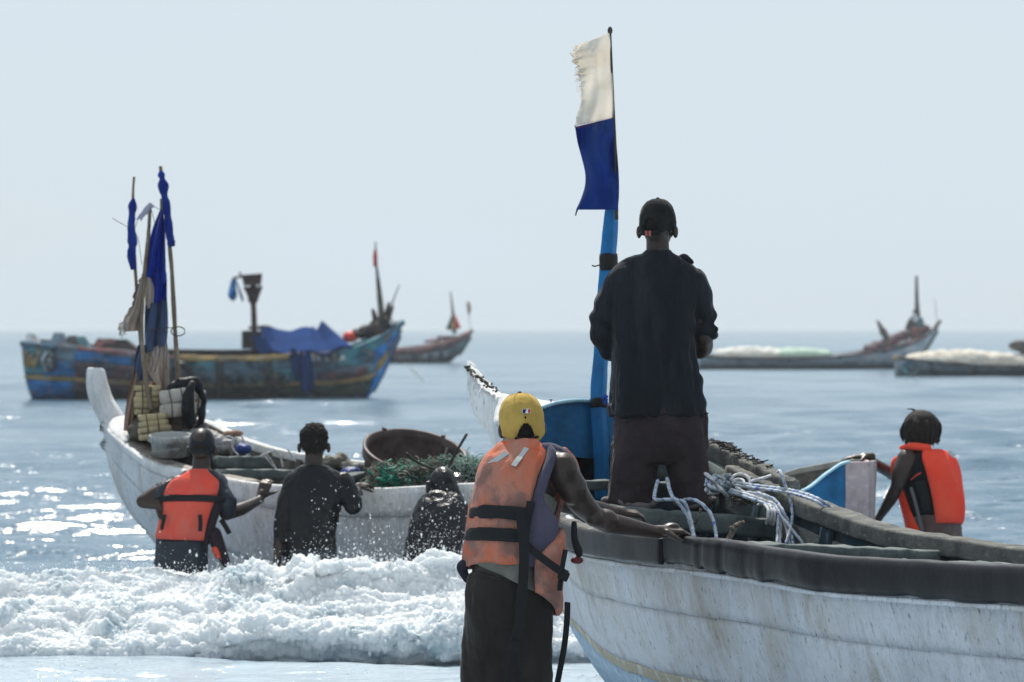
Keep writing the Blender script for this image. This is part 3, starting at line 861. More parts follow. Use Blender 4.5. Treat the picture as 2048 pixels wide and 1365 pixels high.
B2.plank(1, 3.3, 7.5, .30, .46, .012, off=-.06, nt=30, ns=5).obj('inner_plank', m_bluein, boat2)
# ------------------------------------------------------------------ people
m_skin = mat('dark_skin', (.024, .013, .009), rough=.45, layers=[((.038, .021, .015), 9, (1, 1, 1), .45, .65, .7)], bump=[(60, (1, 1, 1), .2, .002), (14, (1, 1, 1), .15, .012)], spec=.36, coat=.05)
m_wetskin = mat('wet_dark_skin', (.020, .012, .010), rough=.25, bump=[(60, (1, 1, 1), .2, .003)], spec=.5, coat=.15)
m_hair = mat('black_hair', (.008, .006, .005), rough=.8, bump=[(120, (1, 1, 1), 1, .01)])

class Torso:
    def __init__(self, st, yaw, ex=2.35):
        self.p = np.array([tuple(s[0]) for s in st]); self.a = np.array([s[1] for s in st]); self.b = np.array([s[2] for s in st])
        self.yaw = rad(yaw); self.ex = ex
        self.r = np.array((math.cos(self.yaw), -math.sin(self.yaw), 0.0))
        self.N = 61
        self.c = catmull(self.p, self.N); T = np.gradient(self.c, axis=0); self.T = T / np.linalg.norm(T, axis=1)[:, None]
        ab = catmull(np.stack([self.a, self.b, 0 * self.a], 1), self.N); self.aa, self.bb = ab[:, 0], ab[:, 1]
    def pos(self, phi, v, off=0.0):
        x = min(max(v, 0), 1) * (self.N - 1); i = min(int(x), self.N - 2); f = x - i
        g = lambda q: q[i] * (1 - f) + q[i + 1] * f
        c, T, a, b_ = g(self.c), g(self.T), g(self.aa), g(self.bb)
        fw = np.cross(T, self.r)
        s, co_ = math.sin(rad(phi)), -math.cos(rad(phi)); e = 2 / self.ex
        return c + self.r * (a + off) * math.copysign(abs(s) ** e, s) + fw * (b_ + off) * math.copysign(abs(co_) ** e, co_) + (T * (v - min(max(v, 0), 1)) * np.linalg.norm(self.c[-1] - self.c[0]))
    def loft(self, mb, v0=0, v1=1, off=0, nv=24, nu=28, fn=None):
        R = []
        for i in range(nv):
            v = v0 + (v1 - v0) * i / (nv - 1)
            R.append([tuple(self.pos(360 * j / nu, v, off + (fn(360 * j / nu, v) if fn else 0))) for j in range(nu)])
        return mb.rings(np.array(R))
    def panel(self, ph, vv, off, thick, nu=30, nv=40, puff=.0, wr=None, mb=None):
        """ph(v)->(phi0,phi1); vv(u)->(v0,v1); padded cloth panel hugging the torso"""
        O = np.zeros((nv, nu, 3)); I = np.zeros((nv, nu, 3))
        for i in range(nv):
            tv = i / (nv - 1)
            for j in range(nu):
                tu = j / (nu - 1)
                v0, v1 = vv(tu); v = v0 + (v1 - v0) * tv
                p0, p1 = ph(v); phi = p0 + (p1 - p0) * tu
                e = 1 - max(abs(2 * tu - 1) ** 6, abs(2 * tv - 1) ** 10) * .75
                w_ = wr(phi, v) if wr else 0
                O[i, j] = self.pos(phi, v, off + thick * e + puff * (1 - (2 * tu - 1) ** 2) + w_)
                I[i, j] = self.pos(phi, v, off)
        R = np.concatenate([O, I[:, ::-1]], axis=1)
        return (mb or MB()).rings(R)

def axes(yaw, pitch=0, roll=0):
    M = Matrix.Rotation(-rad(yaw), 3, 'Z') @ Matrix.Rotation(-rad(pitch), 3, 'X') @ Matrix.Rotation(rad(roll), 3, 'Y')
    return M      # columns: right, forward, up

def head(mb, c, M, s=1.0):
    g = lambda x, y, z: Vector(c) + M @ V(x * s, y * s, z * s)
    e = lambda p, r: mb.ell(g(*p), [k * s for k in r], M, 18, 12)
    e((0, -.008, .022), (.076, .096, .093)); e((0, .03, -.04), (.060, .066, .078)); e((0, .052, -.088), (.036, .034, .028))
    e((0, -.03, -.03), (.062, .062, .06))
    e((0, .100, -.032), (.015, .018, .022)); e((0, .083, .004), (.046, .018, .012)); e((0, .089, -.066), (.025, .013, .012))
    for q in (-1, 1):
        e((q * .090, -.006, -.030), (.014, .021, .034)); e((q * .045, .062, -.03), (.024, .022, .03))

def hand(mb, W, d, n, side=1, curl=25, s=1.0, spread=.0):
    """W wrist, d pointing direction, n palm normal (palm faces n)"""
    d = Vector(d).normalized(); n = Vector(n); n = (n - d * n.dot(d)).normalized(); l = d.cross(n) * side
    W = Vector(W)
    mb.cap([W - d * .02, W + d * .03 * s], [.026 * s, .027 * s], 10)
    for k, (o, L_) in enumerate(((.030, .074), (.010, .083), (-.011, .077), (-.031, .060))):
        K = W + (d * .092 + l * o - n * (.004 if k in (1, 2) else 0)) * s
        mb.cap([W + (d * .015 + l * o * .5) * s, K], [.017 * s, .0125 * s], 8)
        q = K; dd = (d + l * o * spread * 10).normalized(); ax = l
        for j, fr in enumerate((.45, .30, .25)):
            dd = Quaternion(d.cross(n), rad(curl * (1.2 if j else .8))) @ dd
            q2 = q + dd * L_ * fr * s
            mb.cap([q, q2], [(.0095 - .0012 * j) * s, (.0083 - .0012 * j) * s], 8, 3); q = q2
    q = W + (d * .025 + l * .03) * s; dd = (d * .62 + l * .62 + n * .35).normalized()
    mb.cap([W + d * .01 * s, q], [.017 * s, .015 * s], 8)
    for L_, r0 in ((.042, .0125), (.030, .0105)):
        q2 = q + dd * L_ * s; mb.cap([q, q2], [r0 * s, (r0 - .0015) * s], 8, 3); q = q2; dd = (dd + d * .25 + n * .2).normalized()

def foot(mb, ankle, yaw):
    M = axes(yaw); a = Vector(ankle)
    mb.cap([a, a + M @ V(0, -.02, -.05)], [.04, .035], 10)
    mb.ell(a + M @ V(0, .05, -.062), (.042, .12, .028), M); mb.ell(a + M @ V(0, .13, -.07), (.045, .04, .018), M)

def cap_hat(c, yaw, pitch, roll, m_, parent, rx=.092, ry=.107, rz=.118, rim=-.045, back=-.03, open_=True, visor=None, name='cap', seams=True, vis_mat=None):
    M = axes(yaw, pitch, roll); c = Vector(c)
    nu, nv = 150, 56
    bm = bmesh.new(); grid = []
    for i in range(nv + 1):
        t = i / nv; row = []
        for j in range(nu):
            al = 2 * math.pi * j / nu          # 0 = back
            cb = ((1 + math.cos(al)) / 2) ** 2
            zmin = rim + back * cb
            zt = zmin / rz
            thm = math.acos(max(-.95, min(.95, zt)))
            th = thm * t
            st, ct = math.sin(th), math.cos(th)
            x = rx * (st ** .74) * math.sin(al) if ct > 0 else rx * (1 - .10 * ct * ct) * math.sin(al)
            y = -ry * (st ** .74) * math.cos(al) if ct > 0 else -ry * (1 - .22 * ct * ct) * math.cos(al)
            z = rz * (ct if ct > 0 else ct)
            k = .0025 * abs(math.sin(al * 3)) ** .5 if seams else 0
            row.append(bm.verts.new(c + M @ V(x * (1 + k * 8), y * (1 + k * 8), z)))
        grid.append(row)
    for i in range(nv):
        for j in range(nu):
            k = (j + 1) % nu
            al = (j + .5) / nu * 360; al = al - 360 if al > 180 else al
            if open_:
                z = (i + .5) / nv
                h = 1 - z
                if abs(al) < 27 and h < .36 * math.sqrt(max(0, 1 - (al / 27) ** 2)) and z < .95: continue
            q = [grid[i][j], grid[i + 1][j], grid[i + 1][k], grid[i][k]]
            bm.faces.new(q)
    bmesh.ops.remove_doubles(bm, verts=bm.verts, dist=1e-5)
    bmesh.ops.recalc_face_normals(bm, faces=bm.faces)
    bmesh.ops.solidify(bm, geom=bm.faces[:], thickness=.004)
    me = bpy.data.meshes.new(name); bm.to_mesh(me); bm.free()
    displace(me, .0022, 22, 3)
    o = link_me(name, me, m_, parent)
    if seams:
        for a in range(0, 360, 60):
            pts = []
            for t in np.linspace(.02, .92, 9):
                al = rad(a + 30); cb = ((1 + math.cos(al)) / 2) ** 2; th = math.acos(max(-.95, min(.95, (rim + back * cb) / rz))) * t
                st, ct = math.sin(th), math.cos(th); g = st ** .74 if ct > 0 else (1 - .14 * ct * ct)
                pts.append(c + M @ V(rx * 1.012 * g * math.sin(al), -ry * 1.012 * g * math.cos(al), rz * ct * 1.01))
            MB().tube(pts, .0016, 5, 18).obj('cap_seam', m_, o)
    return o, M

def visor(c, M, m_, parent, ry=.1, rx=.08, L_=.075, z=-.045, drop=.012):
    mb = MB(); R = []
    for i in range(9):
        t = i / 8
        row = []
        for s_ in (1, -1):
            rng = range(13) if s_ == 1 else range(12, -1, -1)
            for j in rng:
                al = rad(-78 + 156 * j / 12)
                y = ry * math.cos(al) * .92 + t * L_ * math.cos(al * .9) ** .6
                x = rx * math.sin(al) * (1 - .06 * t)
                zz = z - drop * t - .022 * (abs(math.sin(al)) ** 2) + .0018 * s_
                row.append(tuple(Vector(c) + M @ V(x, y, zz)))
        R.append(row)
    return mb.rings(np.array(R)).obj('visor', m_, parent)

def ribbon(pts, w_, th, nrm, n=30):
    """flat strap through pts; nrm = face normal hint"""
    c = catmull(pts, n); T = np.gradient(c, axis=0); T /= np.linalg.norm(T, axis=1)[:, None]
    nr = np.array(nrm, float); R = []
    for i in range(n):
        b_ = np.cross(T[i], nr); b_ /= np.linalg.norm(b_) + 1e-9; q = np.cross(b_, T[i])
        R.append([c[i] + b_ * x * w_ / 2 + q * y * th / 2 for x, y in ((-1, -1), (1, -1), (1, 1), (-1, 1))])
    mb = MB().rings(np.array(R)); mb.flat = True
    return mb

def folds(me, amp=.008, sc=(9, 9, 2.2), seed=0, fine=.0025):
    co, no = vco(me), vno(me)
    d = amp * fbm(co * np.array(sc) + seed, 3) + fine * fbm(co * 24 + seed, 3)
    me.vertices.foreach_set('co', (co + no * d[:, None]).reshape(-1)); me.update()

def loft_px(mb, rows, Y, depth, rot=0, ex=2.4, nu=26, n=30):
    """rows: (py, xl, xr[, depth half][, Y])"""
    R = []
    for r_ in rows:
        py, xl, xr = r_[:3]; dh = r_[3] if len(r_) > 3 else depth; y = r_[4] if len(r_) > 4 else Y
        c = P((xl + xr) / 2, py, y); a = (xr - xl) / 2 * y / F
        ring = []
        for j in range(nu):
            t = 2 * math.pi * j / nu; e = 2 / ex
            x = a * math.copysign(abs(math.cos(t)) ** e, math.cos(t)); yy = dh * math.copysign(abs(math.sin(t)) ** e, math.sin(t))
            ring.append((c.x + x, c.y + yy, c.z))
        R.append(ring)
    R = np.array(R); R = np.stack([catmull(R[:, j], n) for j in range(nu)], 1)
    return mb.rings(R)

CL = dict(rough=.9, spec=.08, sheen=.12)
m_strap = mat('black_webbing', (.008, .009, .011), rough=.7, bump=[(120, (1, 1, 1), .4, .002)])
m_silver = mat('silver_reflective_tape', (.42, .45, .45), rough=.3, metal=.3, bump=[(30, (1, 1, 1), .5, .004)])

# ================= the man in the yellow cap
YA = 16.72
pA = thing('person', P(1012, 1590, YA), 'man in yellow cap and dirty orange life vest leaning on the near boat', 'person')
TA = Torso([(P(1012, 1200, YA), .160, .115), (P(1013, 1130, YA), .148, .108), (P(1027, 1050, YA + .01), .140, .112), (P(1041, 975, YA + .05), .155, .118), (P(1056, 930, YA + .09), .142, .095), (P(1062, 905, YA + .13), .085, .07), (P(1064, 888, YA + .14), .06, .06)], 33)
mb = MB(); TA.loft(mb)
mb.cap([P(1058, 915, YA + .11), P(1048, 868, YA + .16)], [.062, .058], 14)
hcA = P(1043, 846, YA + .17); MA = axes(-9, 6, -3)
head(mb, hcA, MA)
mb.cap([P(1088, 922, YA + .02), P(1124, 944, YA - .02), P(1158, 1000, YA + .03), P(1186, 1030, YA + .08)], [.06, .068, .057, .046], 14)
mb.ell(P(1126, 940, YA - .03), (.066, .07, .075)); mb.ell(P(1146, 978, YA - .01), (.062, .062, .07)); mb.ell(P(1208, 1040, YA + .10), (.062, .052, .048)); mb.ell(P(1188, 1036, YA + .06), (.04, .04, .04))
mb.cap([P(1183, 1030, YA + .08), P(1215, 1045, YA + .12), P(1260, 1054, YA + .18), P(1316, 1066, YA + .27)], [.043, .047, .038, .026], 14)
hand(mb, P(1318, 1063, YA + .27), V(1, .30, -.02), V(-.1, .1, -1), -1, 30, 1.05)
mb.ell(P(1343, 1052, YA + .30), (.035, .03, .014))
mb.cap([P(1012, 932, YA + .2), P(995, 938, YA + .26), P(1115, 1003, YA + .62), P(1195, 1018, YA + .8), P(1232, 1026, YA + .88)], [.055, .055, .043, .036, .026], 12)
hand(mb, P(1232, 1024, YA + .88), V(1, .2, -.1), V(0, .2, -1), 1, 28, 1.0)
for x0, y0 in ((975, .06), (1055, -.04)):
    mb.cap([P(x0 + 4, 1215, YA + y0), P(x0 - 2, 1400, YA + y0 + .03), P(x0, 1560, YA + y0)], [.085, .055, .042], 12); foot(mb, P(x0, 1555, YA + y0), 30)
fuse(mb, 'body', m_skin, pA, .0055, 5, .5)
mb = MB()
loft_px(mb, [(1150, 940, 1090, .145), (1190, 934, 1098, .155), (1225, 933, 1100, .15), (1270, 934, 1098, .10), (1330, 940, 1092, .045), (1400, 950, 1080, .03)], YA, .13)
mb.cap([P(972, 1215, YA + .05), P(971, 1300, YA + .07), P(970, 1400, YA + .08), P(969, 1540, YA + .07)], [.088, .091, .087, .085], 18)
mb.cap([P(1056, 1215, YA - .03), P(1056, 1300, YA - .03), P(1058, 1400, YA - .02), P(1060, 1540, YA - .02)], [.093, .091, .085, .083], 18)
m_trA = mat('dark_brown_trousers', (.022, .020, .018), layers=[((.036, .032, .028), 5, (1, 1, .4), .45, .65)], bump=[(130, (1, 1, 1), .4, .002), (9, (1.5, 1.5, .5), .6, .03)], **CL)
tr = fuse(mb, 'trousers', m_trA, pA, .010, 5, 1, lambda me: folds(me, .018, (9, 9, 2.0), 3, .003))
ribbon([P(995, 1207, YA - .125), P(1015, 1219, YA - .13), P(1034, 1219, YA - .13)], .006, .004, (0, -1, 0), 10).obj('pocket_seam', m_strap, tr)
# tank top
m_tank = mat('grey_tank_top', (.17, .17, .15), layers=[((.10, .10, .09), 4, (1, 1, 1), .45, .65)], bump=[(140, (1, 1, 1), .3, .002), (10, (1, 1, .5), .6, .02)], **CL)
mb = MB(); R = []
nu, nv = 64, 44
O = np.zeros((nv, nu, 3)); I = np.zeros((nv, nu, 3))
for i in range(nv):
    for j in range(nu):
        phi = 360 * j / nu; s = math.sin(rad(phi - 35))
        v0 = .175 - .15 * (s * .5 + .5); v = v0 + (.46 - v0) * i / (nv - 1)
        w_ = .012 * float(noise3([[phi / 22, v * 3, 2]])[0]) + .045 * float(smoothstep(.17, -.04, v))
        O[i, j] = TA.pos(phi, v, .014 + w_); I[i, j] = TA.pos(phi, v, .004)
fr = [(i * nu + j, i * nu + (j + 1) % nu, (i + 1) * nu + (j + 1) % nu, (i + 1) * nu + j) for i in range(nv - 1) for j in range(nu)]
nO = nu * nv
mb.add(np.concatenate([O.reshape(-1, 3), I.reshape(-1, 3)]), fr + [tuple(nO + k for k in q[::-1]) for q in fr] +
       [(j, nO + j, nO + (j + 1) % nu, (j + 1) % nu) for j in range(nu)] + [((nv - 1) * nu + j, (nv - 1) * nu + (j + 1) % nu, nO + (nv - 1) * nu + (j + 1) % nu, nO + (nv - 1) * nu + j) for j in range(nu)])
mb.obj('tank_top', m_tank, pA)
# life vest
m_orA = mat('dirty_faded_orange_cloth', (.52, .13, .065), layers=[((.42, .20, .15), 5, (1, 1, .6), .36, .56, .95), ((.17, .11, .10), 4.2, (1, 1, .9), .53, .61, .8), ((.56, .11, .05), 7, (1, 1, 1), .58, .70, .8), ((.2, .13, .11), 26, (2, 2, .5), .62, .72, .6)], bump=[(110, (1, 1, 1), .3, .002), (9, (1.4, 1.4, .7), .9, .035), (28, (1, 1, .4), .5, .012)], **CL)
m_puA = mat('slate_purple_cloth', (.055, .055, .085), layers=[((.085, .08, .12), 5, (1, 1, 1), .4, .65), ((.02, .02, .03), 9, (1, 1, 1), .62, .74)], bump=[(110, (1, 1, 1), .3, .002), (8, (1, 1, .5), .7, .03)], **CL)
vest = thing_v = None
wrA = lambda phi, v: .010 * float(noise3([[phi / 30, v * 6, 7]])[0]) + .006 * float(noise3([[phi / 9 + v * 5, v * 9, 3]])[0])
vA = TA.panel(lambda v: (-95 + 62 * float(smoothstep(.66, .95, v)), 50 - 8 * max(0, v - .75) * 4), lambda u: (.178 - .035 * (1 - u) - .008 * math.sin(9 * u), .885), .014, .026, 44, 60, .006, wrA).obj('life_vest', m_orA, pA)
TA.panel(lambda v: (-150, -96 + 60 * float(smoothstep(.62, .95, v))), lambda u: (.20, .90), .030, .034, 16, 40, .006, wrA).obj('side_panel', m_puA, vA)
TA.panel(lambda v: (51 - 8 * max(0, v - .75) * 4, 66 + 70 * float(smoothstep(.44, .30, v)) + 34 * float(smoothstep(.80, .95, v))), lambda u: (.16 - .0 * u, .90), .022, .030, 26, 60, .004, wrA).obj('side_panel', m_puA, vA)
TA.panel(lambda v: (66, 178), lambda u: (.05 - .15 * min(1, u * 2.2) ** 1.4, .19 + .16 * min(1, u * 2)), .054, .030, 24, 30, .004, wrA).obj('front_panel', m_orA, vA)
TA.panel(lambda v: (137, 180), lambda u: (.30, .93), .030, .034, 18, 40, .004, wrA).obj('front_panel', m_orA, vA)
mb = MB(); mb.cap([P(1070, 902, YA + .0), P(1098, 902, YA + .02), P(1122, 912, YA + .10), P(1132, 930, YA + .19)], [.028, .036, .034, .026], 12); 
fuse(mb, 'shoulder_pad', m_puA, vA, .007, 3)
mb = MB(); mb.cap([P(1128, 902, YA + .13), P(1146, 925, YA + .17), P(1156, 962, YA + .2), P(1159, 985, YA + .2)], [.018, .020, .018, .012], 10)
fuse(mb, 'front_edge', m_orA, vA, .006, 3)
mb = MB(); mb.cap([P(1012, 890, YA + .05), P(1045, 886, YA + .07), P(1075, 889, YA + .12)], [.012, .016, .012], 8); mb.obj('collar', mat('bright_orange_cloth', (.75, .10, .03), bump=[(60, (1, 1, 1), .3, .004)], **CL), vA)
for yb in (.353, .274):
    TA.panel(lambda v: (-97, 46), lambda u: (yb - .022, yb + .024), .047, .008, 40, 6).obj('belt', m_strap, vA, disp=.002, dscale=20)
TA.panel(lambda v: (40, 52), lambda u: (.262, .402), .049, .010, 6, 12).obj('belt', m_strap, vA)
for (x0, y0, x1, y1) in ((984, 938, 1008, 909), (1030, 934, 1050, 902)):
    def ray_on(px, py):
        best = None
        for phi in range(-80, 60, 4):
            for v in np.linspace(.55, .93, 30):
                q = TA.pos(phi, v, .046); qx = 1024 + q[0] / q[1] * F; qy = 657 + (H - q[2]) / q[1] * F
                dd = (qx - px) ** 2 + (qy - py) ** 2
                if best is None or dd < best[0]: best = (dd, q)
        return Vector(best[1])
    a, b_ = ray_on(x0, y0), ray_on(x1, y1)
    ribbon([a + (a - b_) * .2, a.lerp(b_, .5), b_ + (b_ - a) * .2], .024, .004, (-.4, -.85, .4), 8).obj('reflective_strip', m_silver, vA, disp=.002, dscale=30)
ribbon([P(1041, 1018, YA - .20), P(1048, 1090, YA - .22), P(1046, 1170, YA - .22), P(1040, 1240, YA - .2), P(1031, 1290, YA - .19), P(1022, 1350, YA - .18), P(1012, 1420, YA - .17)], .042, .006, (.1, -1, 0), 50).obj('hanging_strap', m_strap, vA, disp=.003, dscale=9)
MB().box(P(1030, 1294, YA - .2), (.05, .016, .045), Matrix.Rotation(.2, 3, 'Y')).obj('buckle', m_strap, vA, smooth=False, bevel=.005)
ribbon([P(1050, 1088, YA - .2), P(1078, 1112, YA - .21), P(1108, 1134, YA - .20), P(1134, 1150, YA - .14)], .032, .006, (.3, -1, .0), 24).obj('hanging_strap', m_strap, vA)
ribbon([P(1131, 1100, YA - .14), P(1124, 1140, YA - .15), P(1119, 1182, YA - .15)], .02, .006, (.4, -1, 0), 16).obj('hanging_strap', m_strap, vA)
MB().box(P(1127, 1152, YA - .16), (.045, .016, .04), Matrix.Rotation(.4, 3, 'Y')).obj('buckle', m_strap, vA, smooth=False, bevel=.005)
ribbon([P(1135, 1205, YA + .0), P(1134, 1240, YA - .02), P(1129, 1290, YA - .02), P(1119, 1345, YA - .02), P(1106, 1410, YA - .02)], .026, .006, (.6, -1, 0), 30).obj('hanging_strap', m_strap, vA)
mb = MB(); mb.cap([P(1148, 1048, YA + .0), P(1149, 1078, YA - .01), P(1156, 1100, YA - .01), P(1158, 1108, YA - .01)], [.013, .015, .019, .016], 10); fuse(mb, 'strap_end', m_strap, vA, .005, 2)
MB().ell(P(1154, 1121, YA - .01), (.027, .02, .016)).obj('whistle_bulb', mat('dark_red_rubber', (.10, .018, .02), rough=.5), vA)
mb = MB(); mb.cap([P(938, 1122, YA + .0), P(924, 1135, YA + .02), P(934, 1160, YA + .03)], [.02, .026, .016], 10); fuse(mb, 'loose_flap', mat('dark_navy_cloth', (.02, .022, .035), **CL), vA, .006, 3)
# cap
m_yel = mat('worn_mustard_cap_cloth', (.47, .32, .085), layers=[((.36, .24, .06), 8, (1, 1, 1), .45, .65), ((.12, .11, .06), 13, (1, 1, 1), .66, .72, .8)], bump=[(260, (1, 1, 1), .4, .001), (16, (1, 1, 1), .5, .012)], **CL)
cA, Mc = cap_hat(hcA + MA @ V(0, -.004, .012), -8, 8, -3, m_yel, pA, .094, .112, .112, -.032, -.088)
MB().ell(hcA + Mc @ V(0, -.004, .128), (.010, .010, .006), Mc).obj('cap_button', m_darkwood, cA)
visor(hcA, Mc, m_strap, cA, z=-.02)
mb = MB(); mb.ell(hcA + MA @ V(0, -.016, .005), (.083, .099, .082), MA, 24, 16); mb.ell(hcA + MA @ V(0, -.035, -.045), (.072, .068, .055), MA, 20, 12)
mb.obj('hair', m_hair, pA, disp=.003, dscale=60)
# league style patch on the back of the cap: white rectangle, blue and red fields, white batter shape
def on_cap(x, z, o=0.0):
    rx, ry, rz = .094 + .004 + o, .112 + .004 + o, .112
    z0 = z; s_ = math.sqrt(max(.01, 1 - (z0 / rz) ** 2)) ** .74 if z > 0 else 1 - .22 * (z / rz) ** 2
    y = -ry * s_ * math.sqrt(max(0, 1 - (x / (rx * s_)) ** 2))
    return hcA + MA @ V(0, -.004, .012) + Mc @ V(x, y, z)
def patch(name, poly, o, m_, th=.0015):
    """small flat embroidery: polygon triangulated on the cap surface"""
    mb = MB(); a = [on_cap(x, z, o) for x, z in poly]; b_ = [on_cap(x, z, o + th) for x, z in poly]
    n = len(poly); mb.add(a + b_, [tuple(range(n)), tuple(range(2 * n - 1, n - 1, -1))] + [(i, i + n, (i + 1) % n + n, (i + 1) % n) for i in range(n)])
    return mb.obj(name, m_, cA, smooth=False)
lx, lz = .006, .022
patch('cap_badge', [(lx - .018, lz - .010), (lx + .018, lz - .008), (lx + .018, lz + .012), (lx - .018, lz + .010)], .0015, mat('white_stitching', (.7, .7, .7)))
patch('badge_field', [(lx - .016, lz - .0085), (lx - .001, lz - .0078), (lx + .001, lz + .009), (lx - .016, lz + .0085)], .0045, mat('navy_stitching', (.01, .02, .10)))
patch('badge_field', [(lx + .006, lz - .007), (lx + .016, lz - .0068), (lx + .016, lz + .010), (lx + .009, lz + .0095)], .0045, mat('red_stitching', (.5, .02, .02)))
patch('badge_figure', [(lx - .007, lz - .008), (lx + .006, lz - .0075), (lx + .004, lz + .002), (lx + .008, lz + .007), (lx + .002, lz + .0085), (lx - .003, lz + .001)], .0075, bpy.data.materials['white_stitching'])
MB().tube([hcA + MA @ V(-.05, -.108, -.07), hcA + MA @ V(0, -.116, -.078), hcA + MA @ V(.05, -.103, -.07)], .006, 6).obj('cap_strap', m_strap, cA)

# ================= the man standing in the near boat
YB = 19.75
pB = thing('person', P(1318, 1155, YB), 'man in dark long-sleeved shirt, brown trousers and black cap standing in the near boat', 'person')
mb = MB()
TB = Torso([(P(1320, 860, YB), .165, .115), (P(1318, 780, YB), .148, .108), (P(1315, 690, YB), .160, .12), (P(1313, 600, YB), .185, .12), (P(1314, 550, YB), .17, .095), (P(1316, 515, YB), .07, .06)], 3)
TB.loft(mb)
mb.cap([P(1316, 530, YB), P(1315, 470, YB + .01)], [.060, .056], 14)
hcB = P(1315, 452, YB + .02); MBh = axes(14, 0, 0)
head(mb, hcB, MBh, 1.02)
mb.cap([P(1242, 565, YB), P(1205, 672, YB + .02)], [.06, .042], 12); mb.cap([P(1205, 672, YB + .02), P(1222, 705, YB + .12), P(1260, 712, YB + .28)], [.042, .04, .027], 12)
hand(mb, P(1262, 712, YB + .28), V(1, .3, .2), V(0, -1, 0), 1, 30)
mb.cap([P(1388, 565, YB), P(1408, 678, YB + .02)], [.06, .046], 12); mb.cap([P(1408, 676, YB + .02), P(1404, 700, YB + .10), P(1362, 706, YB + .26)], [.046, .046, .028], 12)
hand(mb, P(1360, 706, YB + .26), V(-1, .3, .2), V(0, -1, 0), -1, 30)
for x0 in (1268, 1375):
    mb.cap([P(x0, 860, YB), P(x0 + 2, 1000, YB + .02), P(x0, 1135, YB)], [.085, .055, .042], 12); foot(mb, P(x0, 1128, YB), 0)
fuse(mb, 'body', m_skin, pB, .007, 5, .5)
m_shB = mat('charcoal_shirt_cloth', (.012, .015, .020), layers=[((.026, .031, .038), 6, (1.3, 1.3, .22), .48, .68, .9), ((.008, .010, .014), 4, (1.5, 1.5, .3), .52, .68, .9)], bump=[(150, (1, 1, 1), .3, .0015), (7, (1.4, 1.4, .35), .7, .035)], rough=.9, spec=.08, sheen=.2)  # upright streaks paint fold highlights and fold shade into the cloth colour
mb = MB()
loft_px(mb, [(832, 1219, 1417, .145), (790, 1221, 1410, .14), (740, 1223, 1398, .135), (690, 1223, 1391, .135), (640, 1221, 1393, .14), (600, 1217, 1399, .14), (565, 1215, 1405, .13), (543, 1222, 1400, .11), (526, 1240, 1384, .09), (514, 1262, 1366, .078), (506, 1284, 1348, .072), (500, 1290, 1342, .066)], YB, .14, n=60)
mb.cap([P(1240, 562, YB), P(1214, 610, YB), P(1204, 655, YB + .01), P(1214, 690, YB + .04), P(1240, 712, YB + .16)], [.066, .062, .058, .050, .042], 16)
mb.cap([P(1388, 560, YB), P(1402, 600, YB), P(1408, 642, YB + .01)], [.066, .060, .058], 16)
mb.cap([P(1396, 655, YB + .01), P(1416, 658, YB + .01), P(1431, 657, YB - .01)], [.056, .045, .018], 14)
mb.cap([P(1398, 668, YB + .03), P(1420, 668, YB + .03)], [.05, .04], 14)
def postB(me):
    co, no = vco(me), vno(me)
    z = co[:, 2]; zt = P(0, 830, YB).z; zc = P(0, 600, YB).z
    k = smoothstep(zc, zt, z)
    d = (.006 + .018 * k) * fbm(co * np.array((11, 11, 1.3)) + 4, 2) + .0022 * fbm(co * np.array((30, 30, 16)), 3)
    # diagonal pulls from the shoulders
    d += .005 * (1 - k) * np.sin((co[:, 0] * 1.0 + co[:, 2] * 1.4) * 38 + 2 * noise3(co * 6)) * np.clip(noise3(co * 4 + 9) + .3, 0, 1)
    sl = (co[:, 0] < P(1222, 0, YB).x) | (co[:, 0] > P(1396, 0, YB).x)
    d += np.where(sl, .006 * np.sin(co[:, 2] * 75 + 8 * co[:, 0] + 3 * noise3(co * 7)) * smoothstep(P(0, 590, YB).z, P(0, 650, YB).z, z), 0)
    me.vertices.foreach_set('co', (co + no * d[:, None]).reshape(-1)); me.update()
shB = fuse(mb, 'shirt', m_shB, pB, .0085, 3, 1, postB)
mb = MB(); th = np.linspace(0, 2 * math.pi, 30)
mb.tube([P(1316 + 31 * math.cos(a), 506 - 3 * math.sin(a) + 5 * math.cos(a) ** 2, YB - .068 * math.sin(a)) for a in th], .006, 6, 60).obj('collar', m_shB, shB)
mb = MB(); mb.cap([P(1352, 522, YB - .03), P(1368, 514, YB - .03), P(1384, 525, YB - .03)], [.012, .018, .012], 10); fuse(mb, 'shoulder_fold', m_shB, shB, .006, 3)
ribbon([P(1219 + 198 * u, 829 + 2 * math.sin(u * 17), YB - .155 + .05 * (2 * u - 1) ** 4) for u in np.linspace(0, 1, 20)], .006, .003, (0, -1, 0), 50).obj('hem', m_shB, shB)
m_trB = mat('brown_purple_trousers', (.034, .025, .028), layers=[((.052, .040, .044), 4, (1, 1, .5), .42, .66), ((.11, .09, .09), 12, (1, 1, 1), .66, .76, .5)], bump=[(140, (1, 1, 1), .3, .002), (7, (1.3, 1.3, .5), .7, .035)], **CL)
mb = MB()
loft_px(mb, [(800, 1232, 1400, .12), (830, 1224, 1414, .13), (870, 1221, 1417, .14), (905, 1219, 1420, .135), (925, 1222, 1418, .12)], YB, .13)
loft_px(mb, [(880, 1222, 1322, .12), (930, 1216, 1317, .12), (965, 1213, 1313, .12), (990, 1211, 1312, .125), (1003, 1206, 1312, .13), (1012, 1210, 1312, .12), (1030, 1225, 1300, .09)], YB, .12)
loft_px(mb, [(880, 1322, 1420, .12), (930, 1331, 1422, .12), (965, 1341, 1424, .12), (990, 1346, 1426, .125), (1003, 1346, 1430, .13), (1012, 1350, 1424, .12), (1030, 1355, 1410, .09)], YB, .12)
